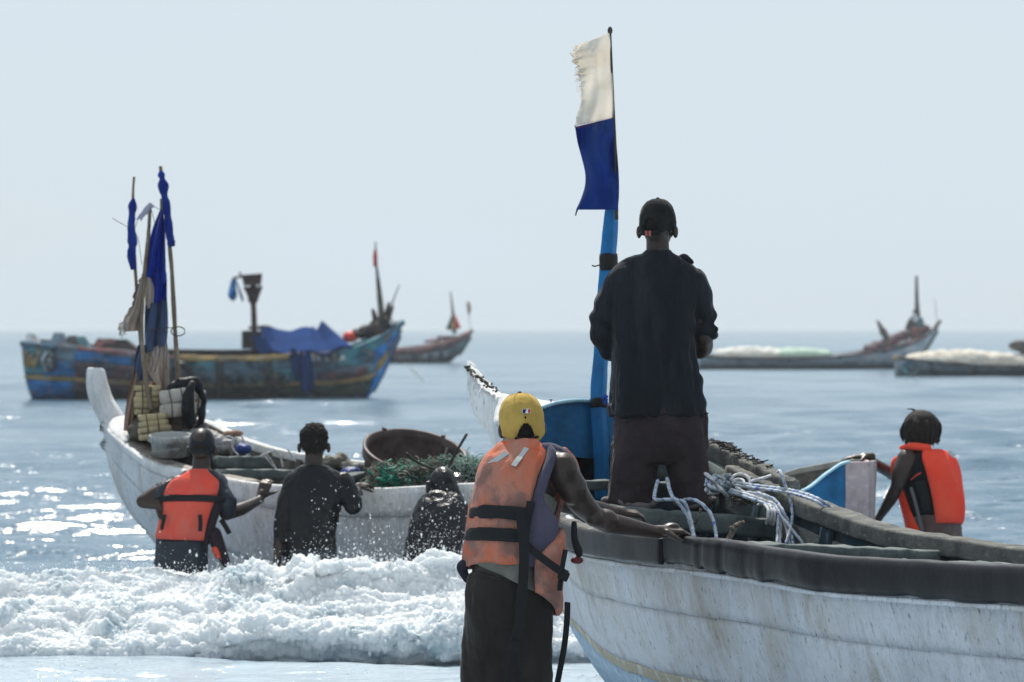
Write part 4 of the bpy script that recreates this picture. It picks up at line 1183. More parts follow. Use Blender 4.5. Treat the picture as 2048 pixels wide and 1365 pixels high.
fuse(mb, 'trousers', m_trB, pB, .009, 4, 1, lambda me: folds(me, .022, (8, 8, 2.6), 8, .004))
m_cuff = mat('sunlit_cuff_cloth', (.16, .14, .14), layers=[((.08, .065, .07), 9, (1, 1, 1), .5, .64)], bump=[(20, (1, 1, 1), .6, .01)], **CL)  # paler than the trousers: sunlight on the rolled cuffs is put into the colour
for xl, xr in ((1207, 1313), (1347, 1429)):
    c = P((xl + xr) / 2, 1003, YB - .005); hw = (xr - xl) / 2 * YB / F
    MB().tube([c + V(hw * .96 * math.cos(a), .125 * math.sin(a), .016 * math.sin(2 * a + xl) - .004) for a in np.linspace(0, 6.283, 26)], .017, 8, 90).obj('trouser_cuff', m_cuff, pB, disp=.007, dscale=22)
m_capB = mat('black_cap_cloth', (.007, .009, .009), layers=[((.018, .02, .02), 9, (1, 1, 1), .45, .65)], bump=[(240, (1, 1, 1), .3, .001), (14, (1, 1, 1), .4, .01)], **CL)
cB, Mc2 = cap_hat(hcB + V(0, 0, .016), 22, 2, 0, m_capB, pB, .089, .108, .116, -.006, -.060)
visor(hcB, Mc2, m_capB, cB, L_=.08, z=-.02, rx=.085)
MB().ell(hcB + Mc2 @ V(0, 0, .135), (.009, .009, .006)).obj('cap_button', m_capB, cB)
mb = MB(); mb.ell(hcB + MBh @ V(0, -.012, .015), (.077, .096, .083), MBh, 22, 14).obj('hair', m_hair, pB, disp=.003, dscale=60)
MB().tube([hcB + Mc2 @ V(-.055, -.098, -.045), hcB + Mc2 @ V(0, -.112, -.048), hcB + Mc2 @ V(.055, -.098, -.045)], .009, 6).obj('cap_strap', m_capB, cB)
m_pt = mat('pink_tag_cloth', (.35, .10, .09), rough=.8)
for dx in (-.010, .008): MB().box(hcB + Mc2 @ V(-.004 + dx, -.121, -.045), (.012, .006, .026), Mc2).obj('cap_tag', m_pt, cB, smooth=False, bevel=.002)

# ================= the man in the orange vest at the left boat
YC = 25.1
pC = thing('person', P(362, 1420, YC), 'man in wet dark cap and coral life vest with black belt, waist deep', 'person')
TC = Torso([(P(360, 1135, YC), .155, .115), (P(364, 1085, YC), .142, .105), (P(373, 1035, YC), .150, .115), (P(388, 990, YC + .02), .172, .12), (P(398, 962, YC + .04), .16, .095), (P(403, 940, YC + .05), .07, .06)], 6)
mb = MB(); TC.loft(mb)
mb.cap([P(402, 950, YC + .04), P(404, 905, YC + .06)], [.06, .056], 12)
hcC = P(404, 893, YC + .06); MC = axes(8, 3, 0); head(mb, hcC, MC)
mb.cap([P(350, 972, YC), P(316, 985, YC - .04), P(285, 1003, YC - .08)], [.06, .050, .042], 12); mb.cap([P(286, 1004, YC - .08), P(318, 1012, YC - .1)], [.042, .027], 12)
hand(mb, P(318, 1012, YC - .1), V(.5, 0, -.9), V(.6, -.6, .3), 1, 25)
mb.cap([P(438, 975, YC + .02), P(450, 1000, YC - .02), P(452, 1028, YC)], [.06, .055, .044], 12); mb.cap([P(452, 1028, YC), P(484, 1018, YC + .12), P(519, 1000, YC + .3)], [.044, .042, .027], 12)
hand(mb, P(521, 996, YC + .32), V(.35, .45, 1), V(.2, .9, -.4), -1, 30, 1.05)
for x0 in (335, 388): mb.cap([P(x0, 1140, YC), P(x0, 1280, YC), P(x0, 1400, YC)], [.085, .055, .042], 10)
fuse(mb, 'body', m_skin, pC, .007, 4, .5)
m_wetc = mat('wet_navy_cloth', (.012, .018, .028), rough=.40, layers=[((.02, .03, .042), 6, (1, 1, 1), .45, .65)], bump=[(40, (1, 1, 1), .4, .006), (10, (1, 1, .6), .6, .025)], spec=.25)
mb = MB(); TC.loft(mb, .02, .97, .018)
mb.cap([P(352, 972, YC), P(325, 984, YC - .03), P(318, 990, YC - .05)], [.068, .062, .052], 14)
mb.cap([P(436, 977, YC + .02), P(451, 1000, YC - .02), P(455, 1020, YC)], [.068, .066, .060], 14)
fuse(mb, 'shirt', m_wetc, pC, .008, 3, 1, lambda me: folds(me, .008, (12, 12, 6), 1, .003))
m_orC = mat('coral_orange_cloth', (.62, .078, .055), layers=[((.52, .12, .09), 5, (1, 1, .6), .42, .62), ((.75, .06, .02), 8, (1, 1, 1), .55, .68, .8)], bump=[(9, (1.3, 1.3, .6), .8, .03), (60, (1, 1, 1), .3, .003)], **CL)
wrC = lambda phi, v: .010 * float(noise3([[phi / 26, v * 5, 17]])[0])
vC = TC.panel(lambda v: (-62 + 34 * float(smoothstep(.45, .95, v)), 56 - 30 * float(smoothstep(.55, .98, v))), lambda u: (.235 - .015 * u, .985), .022, .032, 34, 50, .008, wrC).obj('life_vest', m_orC, pC)
TC.panel(lambda v: (58, 120), lambda u: (.18, .62), .020, .030, 16, 20, .004, wrC).obj('side_panel', mat('dark_vest_side_cloth', (.03, .022, .03), **CL), vC)
TC.panel(lambda v: (124, 178), lambda u: (.05, .95), .020, .032, 20, 34, .004, wrC).obj('front_panel', m_orC, vC)
TC.panel(lambda v: (182, 236), lambda u: (.05, .95), .020, .032, 20, 34, .004, wrC).obj('front_panel', m_orC, vC)
TC.panel(lambda v: (-70, 80), lambda u: (.50, .555), .066, .008, 34, 5).obj('belt', m_strap, vC)
ribbon([P(400, 1030, YC - .19), P(401, 1046, YC - .2), P(400, 1063, YC - .195)], .026, .006, (0, -1, 0), 8).obj('hanging_strap', m_strap, vC)
ribbon([P(330, 1030, YC - .17), P(326, 1046, YC - .19), P(323, 1060, YC - .19)], .022, .006, (0, -1, 0), 8).obj('hanging_strap', m_strap, vC)
ribbon([P(442, 1040, YC - .1), P(450, 1052, YC - .13), P(459, 1068, YC - .13)], .032, .008, (0, -1, 0), 10).obj('hanging_strap', m_strap, vC)
mb = MB(); mb.cap([P(428, 1070, YC - .05), P(436, 1090, YC - .05), P(452, 1126, YC - .05), P(459, 1136, YC - .05)], [.05, .045, .03, .015], 12); fuse(mb, 'loose_flap', bpy.data.materials['dark_vest_side_cloth'], vC, .007, 3)
mb = MB(); mb.cap([P(430, 1100, YC - .09), P(436, 1114, YC - .09)], [.022, .018], 10); fuse(mb, 'loose_flap', m_orC, vC, .006, 2)
mb = MB(); loft_px(mb, [(1078, 322, 413, .13), (1100, 314, 414, .135), (1125, 311, 412, .135), (1160, 310, 412, .13), (1200, 312, 412, .12)], YC, .13)
fuse(mb, 'shorts', m_wetc, pC, .009, 3, 1, lambda me: folds(me, .009, (10, 10, 6), 5, .003))
m_wetcap = mat('wet_black_cap', (.008, .013, .019), rough=.35, bump=[(30, (1, 1, 1), .2, .004)], spec=.15)
cC, Mc3 = cap_hat(hcC + V(0, 0, .006), 8, 0, 0, m_wetcap, pC, .086, .102, .104, -.03, -.02, open_=False, seams=False)
visor(hcC, Mc3, m_wetcap, cC)
MB().ell(hcC + MC @ V(0, -.012, -.005), (.079, .094, .08), MC, 20, 12).obj('hair', m_hair, pC, disp=.003, dscale=60)
MB().tube([P(515, 1000, YC + .265), P(519, 1003, YC + .255), P(523, 1004, YC + .27)], .007, 6).obj('bracelet', m_silver, pC)

# ================= the bare-headed man beside him
YD = 25.0
pD = thing('person', P(620, 1420, YD), 'bare-headed man with short black hair and wet black shirt standing in the surf', 'person')
TD = Torso([(P(620, 1150, YD), .160, .115), (P(620, 1085, YD), .150, .105), (P(622, 1035, YD), .160, .115), (P(629, 985, YD), .178, .12), (P(631, 955, YD), .165, .095), (P(628, 930, YD), .07, .06)], 0)
mb = MB(); TD.loft(mb); mb.cap([P(628, 945, YD), P(628, 900, YD + .01)], [.062, .056], 12)
hcD = P(628, 886, YD + .02); MD = axes(3, 0, 0); head(mb, hcD, MD, 1.02)
mb.cap([P(586, 966, YD), P(572, 1010, YD - .02), P(564, 1050, YD - .02)], [.06, .052, .044], 12); mb.cap([P(564, 1050, YD - .02), P(555, 1118, YD - .05)], [.043, .027], 12)
hand(mb, P(555, 1116, YD - .05), V(-.1, 0, -1), V(1, 0, 0), 1, 15)
mb.cap([P(688, 968, YD), P(704, 1010, YD - .03)], [.06, .046], 12); mb.cap([P(704, 1012, YD - .03), P(712, 990, YD + .12), P(713, 980, YD + .26)], [.046, .04, .028], 12)
hand(mb, P(712, 975, YD + .28), V(.5, .6, .1), V(0, .2, -1), -1, 25)
for x0 in (595, 648): mb.cap([P(x0, 1150, YD), P(x0, 1280, YD), P(x0, 1400, YD)], [.085, .055, .042], 10)
fuse(mb, 'body', m_skin, pD, .007, 4, .5)
m_wetblack = mat('wet_black_cloth', (.005, .006, .008), rough=.30, bump=[(70, (1, 1, 1), .5, .005), (12, (1, 1, .6), .5, .02)], spec=.2)
mb = MB(); TD.loft(mb, .02, .985, .012)
mb.cap([P(588, 966, YD), P(572, 1010, YD - .02), P(564, 1050, YD - .02), P(557, 1105, YD - .04)], [.068, .060, .052, .034], 14)
mb.cap([P(686, 966, YD), P(698, 990, YD - .01), P(706, 1010, YD - .03), P(708, 1014, YD - .03)], [.068, .062, .056, .05], 14)
mb.cap([P(705, 1012, YD - .03), P(713, 990, YD + .12)], [.056, .044], 14)
fuse(mb, 'shirt', m_wetblack, pD, .008, 3, 1, lambda me: folds(me, .006, (12, 12, 9), 21, .004))
mb = MB(); loft_px(mb, [(1095, 572, 674, .12), (1130, 570, 674, .125), (1200, 572, 672, .12)], YD, .12); fuse(mb, 'shorts', m_wetc, pD, .009, 3)
mb = MB(); mb.ell(hcD + MD @ V(0, -.008, .034), (.086, .104, .092), MD, 24, 16); mb.ell(hcD + MD @ V(0, -.035, -.015), (.079, .078, .06), MD, 20, 12)
def woolly(me):
    co, no = vco(me), vno(me); me.vertices.foreach_set('co', (co + no * (.008 * fbm(co * 60, 3, .7))[:, None]).reshape(-1)); me.update()
fuse(mb, 'hair', m_hair, pD, .005, 1, 1, woolly)

# ================= the man bending over the gunwale
YE = 25.0
pE = thing('person', P(868, 1420, YE), 'stooping man in shiny wet black jacket and cap, half hidden by spray', 'person')
TE = Torso([(P(858, 1180, YE), .165, .12), (P(864, 1110, YE), .160, .118), (P(874, 1060, YE + .03), .165, .12), (P(886, 1018, YE + .09), .15, .11), (P(892, 995, YE + .14), .085, .08)], 14)
mb = MB(); TE.loft(mb); mb.cap([P(890, 1005, YE + .13), P(890, 975, YE + .17)], [.062, .057], 12)
hcE = P(886, 970, YE + .18); ME = axes(-30, 25, 0); head(mb, hcE, ME)
mb.cap([P(845, 1040, YE + .05), P(846, 1050, YE + .2), P(872, 992, YE + .28)], [.055, .044, .028], 12); hand(mb, P(872, 985, YE + .28), V(.3, .3, .6), V(0, .9, -.3), 1, 25)
mb.cap([P(916, 1034, YE + .1), P(922, 1030, YE + .2), P(916, 985, YE + .28)], [.05, .044, .028], 12); hand(mb, P(916, 980, YE + .28), V(-.1, .4, .6), V(0, .9, -.3), -1, 25)
for x0 in (838, 888): mb.cap([P(x0, 1180, YE), P(x0, 1290, YE), P(x0, 1400, YE)], [.085, .055, .042], 10)
fuse(mb, 'body', m_wetskin, pE, .007, 4, .5)
m_oil = mat('wet_black_oilskin', (.006, .007, .010), rough=.25, bump=[(16, (1, 1, .5), .7, .03), (50, (1, 1, 1), .3, .006)], spec=.25, coat=.05)
mb = MB(); TE.loft(mb, .0, .93, .022)
mb.cap([P(848, 1042, YE + .05), P(846, 1052, YE + .18), P(858, 1022, YE + .24)], [.062, .056, .045], 14)
mb.cap([P(912, 1036, YE + .1), P(920, 1036, YE + .18), P(918, 1010, YE + .24)], [.055, .052, .042], 14)
mb.cap([P(888, 1006, YE + .12), P(893, 990, YE + .15)], [.085, .072], 14)
fuse(mb, 'jacket', m_oil, pE, .008, 3, 1, lambda me: folds(me, .012, (8, 8, 5), 31, .004))
cE, Mc5 = cap_hat(hcE + ME @ V(0, 0, .005), -30, 25, 0, m_oil, pE, .088, .104, .100, -.03, -.05, open_=False, seams=False)
mb = MB(); mb.cap([P(858, 968, YE + .12), P(860, 985, YE + .1), P(872, 1001, YE + .1)], [.022, .026, .016], 12); fuse(mb, 'hood_edge', m_oil, cE, .006, 2)
MB().ell(hcE + ME @ V(0, -.01, -.01), (.08, .096, .082), ME, 20, 12).obj('hair', m_hair, pE)

# ================= the man with locks at the right
YF = 25.9
pF = thing('person', P(1875, 1400, YF), 'man with shaggy dark locks and bright orange life vest holding the pink and blue stern', 'person')
TF = Torso([(P(1882, 1110, YF), .155, .12), (P(1874, 1055, YF), .145, .108), (P(1864, 1000, YF), .155, .118), (P(1853, 950, YF), .172, .12), (P(1846, 918, YF), .16, .095), (P(1842, 898, YF), .07, .06)], -38)
mb = MB(); TF.loft(mb); mb.cap([P(1843, 910, YF), P(1842, 870, YF)], [.06, .056], 12)
hcF = P(1842, 860, YF + .01); MF = axes(-35, 0, 0); head(mb, hcF, MF, 1.0)
mb.cap([P(1814, 920, YF - .1), P(1801, 950, YF - .14), P(1796, 970, YF - .15)], [.070, .060, .048], 12); mb.cap([P(1796, 970, YF - .15), P(1782, 998, YF - .12), P(1762, 1030, YF - .05)], [.043, .041, .028], 12)
hand(mb, P(1762, 1030, YF - .05), V(-.5, .2, -.8), V(-.6, 0, .3), 1, 25)
mb.cap([P(1868, 925, YF + .15), P(1815, 945, YF + .25), P(1783, 948, YF + .2)], [.055, .05, .042], 12); mb.cap([P(1783, 946, YF + .2), P(1762, 935, YF + .05), P(1738, 918, YF - .1)], [.042, .038, .026], 12)
hand(mb, P(1737, 914, YF - .12), V(-1, -.12, -.02), V(0, 0, -1), 1, 12, 1.1)
for x0, dy in ((1860, -.06), (1905, .06)): mb.cap([P(x0, 1120, YF + dy), P(x0, 1260, YF), P(x0, 1380, YF)], [.085, .055, .042], 10)
fuse(mb, 'body', m_skin, pF, .007, 4, .5)
m_shF = mat('black_sleeveless_shirt', (.012, .012, .014), bump=[(10, (1, 1, .6), .6, .02)], **CL)
mb = MB(); TF.loft(mb, .16, .86, .010); fuse(mb, 'undershirt', m_shF, pF, .009, 3)
m_orF = mat('bright_orange_vest_cloth', (.85, .055, .030), layers=[((.78, .09, .05), 4, (1, 1, 1), .42, .62)], bump=[(8, (1.3, 1.3, .6), .7, .03), (60, (1, 1, 1), .3, .003)], **CL)
wrF = lambda phi, v: .008 * float(noise3([[phi / 28, v * 5, 27]])[0])
vF = TF.panel(lambda v: (-38 + 8 * v, 84 - 10 * v), lambda u: (.225 - .02 * u, .965), .022, .036, 36, 50, .006, wrF).obj('life_vest', m_orF, pF)
TF.panel(lambda v: (-178, -112 + 30 * float(smoothstep(.45, .1, v))), lambda u: (.11, .90), .022, .036, 26, 40, .006, wrF).obj('front_panel', m_orF, vF)
mb = MB(); mb.cap([P(1803, 896, YF - .04), P(1826, 893, YF - .1), P(1856, 896, YF - .1)], [.016, .026, .026], 12); fuse(mb, 'shoulder_pad', m_orF, vF, .007, 3)
TF.panel(lambda v: (-75, -41), lambda u: (.30, .54), .012, .012, 12, 12).obj('side_strap', m_strap, vF)
ribbon([P(1822, 975, YF - .17), P(1832, 1010, YF - .19), P(1845, 1062, YF - .17)], .020, .006, (0, -1, 0), 14).obj('side_strap', mat('grey_webbing', (.10, .10, .11)), vF)
a = Vector(TF.pos(30, .88, .066)); b_ = Vector(TF.pos(40, .78, .066)); ribbon([a, a.lerp(b_, .5), b_], .035, .004, (.3, -.9, .2), 6).obj('reflective_strip', m_silver, vF)
MB().tube([P(1822, 960, YF - .15), P(1832, 952, YF - .18), P(1842, 946, YF - .18)], .004, 5).obj('red_cord', m_orF, vF)
m_trF = mat('taupe_trousers', (.10, .065, .06), layers=[((.16, .14, .15), 6, (1, 1, .4), .5, .66)], bump=[(9, (1.3, 1.3, .6), .7, .03)], **CL)
mb = MB(); TF.loft(mb, -.15, .28, .020); loft_px(mb, [(1060, 1832, 1908, .13), (1090, 1830, 1930, .14), (1150, 1835, 1935, .13)], YF, .13)
fuse(mb, 'trousers', m_trF, pF, .009, 3, 1, lambda me: folds(me, .010, (9, 9, 4), 14, .003))
mb = MB(); mb.ell(hcF + V(0, -.01, .03), (.116, .108, .100), None, 24, 16); mb.ell(hcF + V(.01, -.01, -.03), (.114, .10, .075), None, 24, 14)
random.seed(21)
m_lock = mat('dark_brown_hair', (.014, .009, .007), rough=.75, bump=[(80, (1, 1, .3), 1, .01)])
for k in range(110):
    a = random.uniform(0, 6.283); el = random.uniform(.1, 1.45)
    p0 = hcF + V(.10 * math.cos(a) * math.sin(el), .10 * math.sin(a) * math.sin(el), .045 + .08 * math.cos(el))
    o_ = V(math.cos(a), math.sin(a), 0)
    p1 = hcF + o_ * (.116 + random.uniform(-.006, .014)) + V(0, 0, random.uniform(-.02, .04)); p2 = hcF + o_ * (.106 + random.uniform(-.01, .022)) + V(0, 0, random.uniform(-.11, -.05))
    mb.tube([p0, p1, p2], [.010, .011, .004], 6, 9)
for k in range(5): mb.tube([hcF + V(-.02, 0, .115), hcF + V(-.05, 0, .132), hcF + V(-.07 - .02 * random.random(), random.gauss(0, .02), .135)], [.008, .004], 5, 7)
fuse(mb, 'hair', m_lock, pF, .005, 1, 1)
# ------------------------------------------------------------------ gear in the left boat
random.seed(33)
m_bamboo = mat('grey_bamboo', (.17, .13, .09), rough=.7, layers=[((.09, .07, .05), 9, (1, 1, 1), .5, .66), ((.28, .24, .18), 20, (1, 1, .4), .55, .7)], bump=[(20, (1, 1, 3), .4, .006)])
m_rollblue = mat('rolled_royal_blue_cloth', (.008, .022, .17), layers=[((.015, .05, .28), 8, (1, 1, .5), .45, .65)], bump=[(16, (1.5, 1.5, .5), .9, .02), (90, (1, 1, 1), .3, .003)], **CL)
m_fb = mat('vivid_blue_cloth', (.006, .040, .36), layers=[((.008, .025, .2), 5, (1, 1, .4), .5, .66)], bump=[(8, (2, 2, .5), .8, .02)], trans=.4, **CL)  # saturated blue of the cloth itself, with drawn-out darker blue patches
m_fs = mat('faded_slate_blue_cloth', (.09, .13, .24), layers=[((.13, .18, .32), 5, (1, 1, .4), .45, .65), ((.05, .06, .12), 7, (1, 1, .4), .6, .72)], bump=[(8, (2, 2, .5), .8, .02)], trans=.35, **CL)
m_fw = mat('cream_flag_cloth', (.50, .46, .42), layers=[((.36, .27, .22), 5, (1, 1, .5), .45, .65)], bump=[(8, (2, 2, .5), .8, .02)], trans=.4, **CL)
m_tan = mat('tan_stained_cloth', (.34, .23, .17), layers=[((.2, .12, .09), 5, (1, 1, .5), .45, .65)], bump=[(8, (2, 2, .5), .8, .02)], trans=.3, **CL)
def pole(name, label, pts, r, clothseg=None, group='bamboo flag poles in the left boat', wr=.028):
    t = thing(name, pts[-1], label, 'pole', group)
    MB().tube(pts, r, 8, 40).obj('cane', m_bamboo, t, disp=.002, dscale=12)
    if clothseg is not None:
        mb = MB(); c = catmull(clothseg, 40); u = np.linspace(0, 1, 40)
        rr = wr * (.78 + .22 * np.abs(noise3(np.stack([u * 5, 0 * u + len(label), 0 * u], 1))) * 2) * np.interp(u, [0, .06, .9, 1], [.35, 1, 1.1, .7])
        mb.tube(clothseg, rr, 12, 40)
        mb.obj('rolled_cloth', m_rollblue, t, disp=.008, dscale=16)
    return t
YP = 27.4
pole('flag_pole', 'leftmost thin bamboo pole with a blue cloth rolled round it, in the left boat', [P(268, 354, YP + .3), P(266, 400, YP + .3), P(269, 500, YP + .3), P(272, 560, YP + .3), P(283, 700, YP + .25), P(300, 850, YP + .1)], [.009, .013], [P(267, 396, YP + .28), P(263, 440, YP + .28), P(262, 452, YP + .27), P(265, 480, YP + .28), P(263, 505, YP + .28), P(267, 540, YP + .28)], wr=.031)
pole('flag_pole', 'tallest bamboo pole of the left boat, its upper part wrapped in blue cloth', [P(321, 333, YP + .35), P(331, 420, YP + .35), P(342, 520, YP + .35), P(350, 660, YP + .33), P(357, 762, YP + .3), P(362, 850, YP + .25)], [.012, .019], [P(322, 342, YP + .33), P(328, 380, YP + .33), P(334, 430, YP + .33), P(339, 470, YP + .33), P(343, 494, YP + .33)], wr=.030)
t = pole('flag_pole', 'crooked bamboo pole topped with a torn white rag, in front of the draped flag', [P(300, 412, YP + .05), P(297, 470, YP + .05), P(288, 560, YP + .02), P(283, 640, YP), P(285, 700, YP - .03), P(293, 770, YP - .08), P(304, 822, YP - .12)], [.012, .017])
m_rag = mat('torn_white_rag', (.50, .50, .62), trans=.4, **CL)
mb = MB()
for k in range(7):
    a = P(302 + random.uniform(-3, 5), 408 + random.uniform(-3, 6), YP + random.uniform(-.03, .03)); b_ = P(292 + random.uniform(-5, 3), 422 + random.uniform(-3, 5), YP); c = P(276 + random.uniform(-3, 6), 436 + random.uniform(-4, 8), YP)
    R = tube_arrays([a, b_, c], [.014, .012, .003], 6, 10); mb.rings(R)
mb.obj('white_rag', m_rag, t, disp=.006, dscale=40)
m_cordd = mat('dark_cord', (.05, .04, .035), rough=.8)
for pts in ([P(276, 440, YP), P(270, 460, YP), P(277, 480, YP), P(281, 510, YP), P(284, 530, YP)], [P(225, 437, YP), P(240, 446, YP), P(256, 454, YP), P(262, 450, YP)], [P(300, 410, YP), P(306, 432, YP), P(310, 448, YP)], [P(302, 408, YP), P(316, 418, YP), P(322, 418, YP)]):
    MB().tube(pts, .0022, 5).obj('loose_cord', m_cordd, t)
# the draped flag
fl = thing('flag', P(310, 850, YP), 'large limp flag of blue, slate and cream cloth draped among the bamboo poles', 'flag')
MB().tube([P(322, 398, YP + .12), P(324, 500, YP + .12), P(330, 700, YP + .12), P(335, 860, YP + .1)], [.008, .014], 8, 20).obj('cane', m_bamboo, fl)
ww = lambda a, b_, c: (lambda u, v: a * math.sin(b_ * u + 3 * v) + a * .5 * math.sin(2.3 * b_ * u + 5 * v + c))
sheet([(320, 420), (306, 455), (297, 490), (291, 520), (284, 550)], [(326, 420), (330, 460), (331, 505), (332, 545), (333, 570)], YP + .05, ww(.035, 9, 1), 34, 40).obj('blue_cloth', m_fb, fl)
sheet([(297, 545), (303, 560), (308, 578), (307, 609)], [(333, 545), (334, 562), (334, 580), (334, 598)], YP + .035, ww(.03, 8, 2), 24, 24).obj('blue_cloth', m_fb, fl)
sheet([(285, 549), (288, 575), (290, 600), (290, 620)], [(305, 552), (311, 575), (314, 590), (314, 612)], YP + .075, ww(.02, 6, 2), 20, 24).obj('cream_cloth', m_fw, fl)
sheet([(290, 612), (289, 640), (289, 670), (291, 708)], [(334, 594), (336, 630), (336, 660), (333, 690)], YP + .06, ww(.03, 11, 4), 34, 34).obj('slate_cloth', m_fs, fl)
sheet([(291, 700), (291, 725), (300, 750), (322, 782)], [(334, 686), (339, 720), (339, 752), (336, 785)], YP + .08, ww(.03, 9, 5), 34, 34).obj('cream_cloth', m_fw, fl)
sheet([(284, 549), (272, 578), (261, 615), (246, 645), (248, 664)], [(286, 549), (286, 580), (285, 620), (284, 650), (283, 662)], YP + .0, ww(.03, 7, 3), 28, 34, edge=lambda u, v: ((1 - u) ** 3 * 3 * float(noise3([[v * 25, 1, 1]])[0]), 0)).obj('cream_cloth', m_fw, fl)
mb = MB()
for k in range(30): q = P(245 + random.uniform(-2, 6), 652 + random.uniform(-8, 12), YP); mb.tube([q, q + V(random.uniform(-.03, 0), 0, -.01), q + V(random.uniform(-.03, .01), 0, random.uniform(-.06, -.02))], .0015, 4, 5)
setp(mb.obj('frayed_threads', m_fw, fl), kind='stuff')
sheet([(276, 690), (270, 715), (267, 745), (266, 772)], [(291, 690), (290, 715), (289, 740), (288, 758)], YP + .04, ww(.02, 7, 3), 20, 24).obj('slate_cloth', m_fs, fl)
sheet([(269, 730), (262, 765), (254, 800), (249, 835), (247, 862)], [(276, 756), (274, 790), (272, 815), (272, 840), (272, 862)], YP + .02, ww(.025, 6, 3), 24, 34).obj('tan_cloth', m_tan, fl)
sheet([(290, 765), (282, 790), (278, 820), (276, 850)], [(316, 765), (318, 790), (316, 820), (312, 850)], YP + .16, ww(.025, 6, 3), 20, 20).obj('tan_cloth', m_tan, fl)
mb_pts = [[P(289, 656, YP - .02), P(310, 659, YP - .03), P(330, 656, YP - .02), P(345, 656, YP + .1)], [P(305, 659, YP - .02), P(297, 680, YP - .02), P(292, 690, YP - .02)], [P(312, 660, YP - .03), P(320, 690, YP - .02), P(316, 720, YP - .02), P(309, 745, YP - .02)], [P(330, 660, YP - .02), P(334, 700, YP - .02), P(332, 740, YP - .02)], [P(300, 700, YP - .05), P(306, 725, YP - .05), P(300, 745, YP - .05)]]
for pts in mb_pts: MB().tube(pts, .003, 5).obj('lashing', m_cordd, fl)
MB().tube([P(341 + 15 + 14 * math.cos(a), 663 + 9 * math.sin(a) + (0 if i % 2 else 0), YP + .15) for i, a in enumerate(np.linspace(0, 6.1, 14))], .004, 6, 60).obj('lashing', m_cordd, fl)
# floats
m_cork = mat('yellowed_foam_float', (.40, .33, .19), rough=.85, layers=[((.24, .19, .12), 7, (1, 1, 1), .45, .62), ((.10, .08, .06), 15, (1, 1, 1), .62, .72)], bump=[(30, (1, 1, 1), .7, .012)])
m_corkw = mat('pale_foam_float', (.42, .40, .36), rough=.85, layers=[((.25, .22, .18), 7, (1, 1, 1), .5, .62), ((.08, .07, .06), 15, (1, 1, 1), .63, .72)], bump=[(30, (1, 1, 1), .7, .012)])
def float_(label, c, rx, ry, h, n, tilt, m_, rot=0, sq=.5, taper=0):
    t = thing('net_float', c - V(0, 0, h / 2), label, 'float', 'foam floats stacked in the left boat')
    M = Matrix.Rotation(rad(tilt), 3, 'Y') @ Matrix.Rotation(rad(rot), 3, 'X')
    for k in range(n):
        z0 = -h / 2 + h * k / n; z1 = z0 + h / n * .985
        R = []
        sc = 1 - taper * k / n + random.uniform(-.04, .04); dx = random.uniform(-.008, .008)
        for z, s in ((z0, .90), (z0 + .10 * (z1 - z0), .975), ((z0 + z1) / 2, 1), (z1 - .10 * (z1 - z0), .975), (z1, .90)):
            R.append([tuple(c + M @ V(dx + x * rx * s * sc, y * ry * s * sc, z)) for x, y in rsec(-1, 1, -1, 1, sq, 6)])
        MB().rings(np.array(R)).obj('foam_disc', m_, t, disp=.005, dscale=25)
    for a in (-.35, .3):
        MB().tube([c + M @ V(rx * a, -ry * 1.04, -h / 2), c + M @ V(rx * (a + .05), -ry * 1.1, 0), c + M @ V(rx * a, -ry * 1.04, h / 2)], .004, 5).obj('float_cord', m_cordd, t)
    return t
float_('upright stack of yellowish foam discs under the draped flag', P(296, 800, YP - .0), .088, .09, .20, 5, 0, m_cork)
float_('yellow ribbed foam float lying lowest, beside the brown gunwale', P(309, 853, YP - .25), .115, .10, .17, 4, -6, m_cork, 0, .5, .22)
float_('pale cracked foam block half wrapped in the black bag', P(357, 805, YP - .1), .125, .11, .19, 2, -8, m_corkw, 0, .35, .0)
float_('small pale foam float sticking out at the right of the black bag', P(394, 806, YP + .1), .05, .08, .18, 2, 4, m_corkw, 0, .4)
float_('dark brown foam float under the pale block', P(356, 848, YP - .05), .12, .1, .14, 2, 3, mat('brown_foam_float', (.10, .08, .06), bump=[(30, (1, 1, 1), .7, .012)], rough=.9))
m_bag = mat('black_bag_fabric', (.008, .010, .013), rough=.55, bump=[(14, (1, 1, 1), .7, .02), (60, (1, 1, 1), .3, .003)], spec=.2)
bag = thing('bag', P(370, 860, YP), 'black bag slung over the pale foam block, straps hanging down', 'bag')
mb = MB(); mb.cap([P(336, 800, YP - .16), P(341, 775, YP - .16), P(360, 768, YP - .14), P(385, 764, YP - .12), P(396, 772, YP - .1)], [.022, .034, .034, .036, .03], 12)
mb.cap([P(334, 796, YP - .12), P(330, 815, YP - .15), P(328, 835, YP - .12)], [.03, .032, .024], 12)
mb.cap([P(388, 768, YP - .18), P(378, 790, YP - .21), P(375, 820, YP - .22), P(378, 852, YP - .2)], [.03, .036, .034, .032], 12)
mb.cap([P(396, 772, YP - .05), P(408, 800, YP - .05), P(404, 830, YP - .06), P(396, 856, YP - .06)], [.026, .022, .02, .018], 12)
fuse(mb, 'bag_body', m_bag, bag, .008, 3, 1, lambda me: folds(me, .012, (14, 14, 7), 3, .004))
ribbon([P(384, 770, YP - .24), P(384, 800, YP - .26), P(386, 850, YP - .25)], .03, .006, (0, -1, 0), 20).obj('bag_strap', m_strap, bag)
mb = MB(); mb.ell(P(300, 862, YP - .1), (.16, .14, .10)); mb.ell(P(340, 868, YP + .1), (.22, .2, .09)); mb.ell(P(283, 850, YP + .1), (.09, .1, .12))
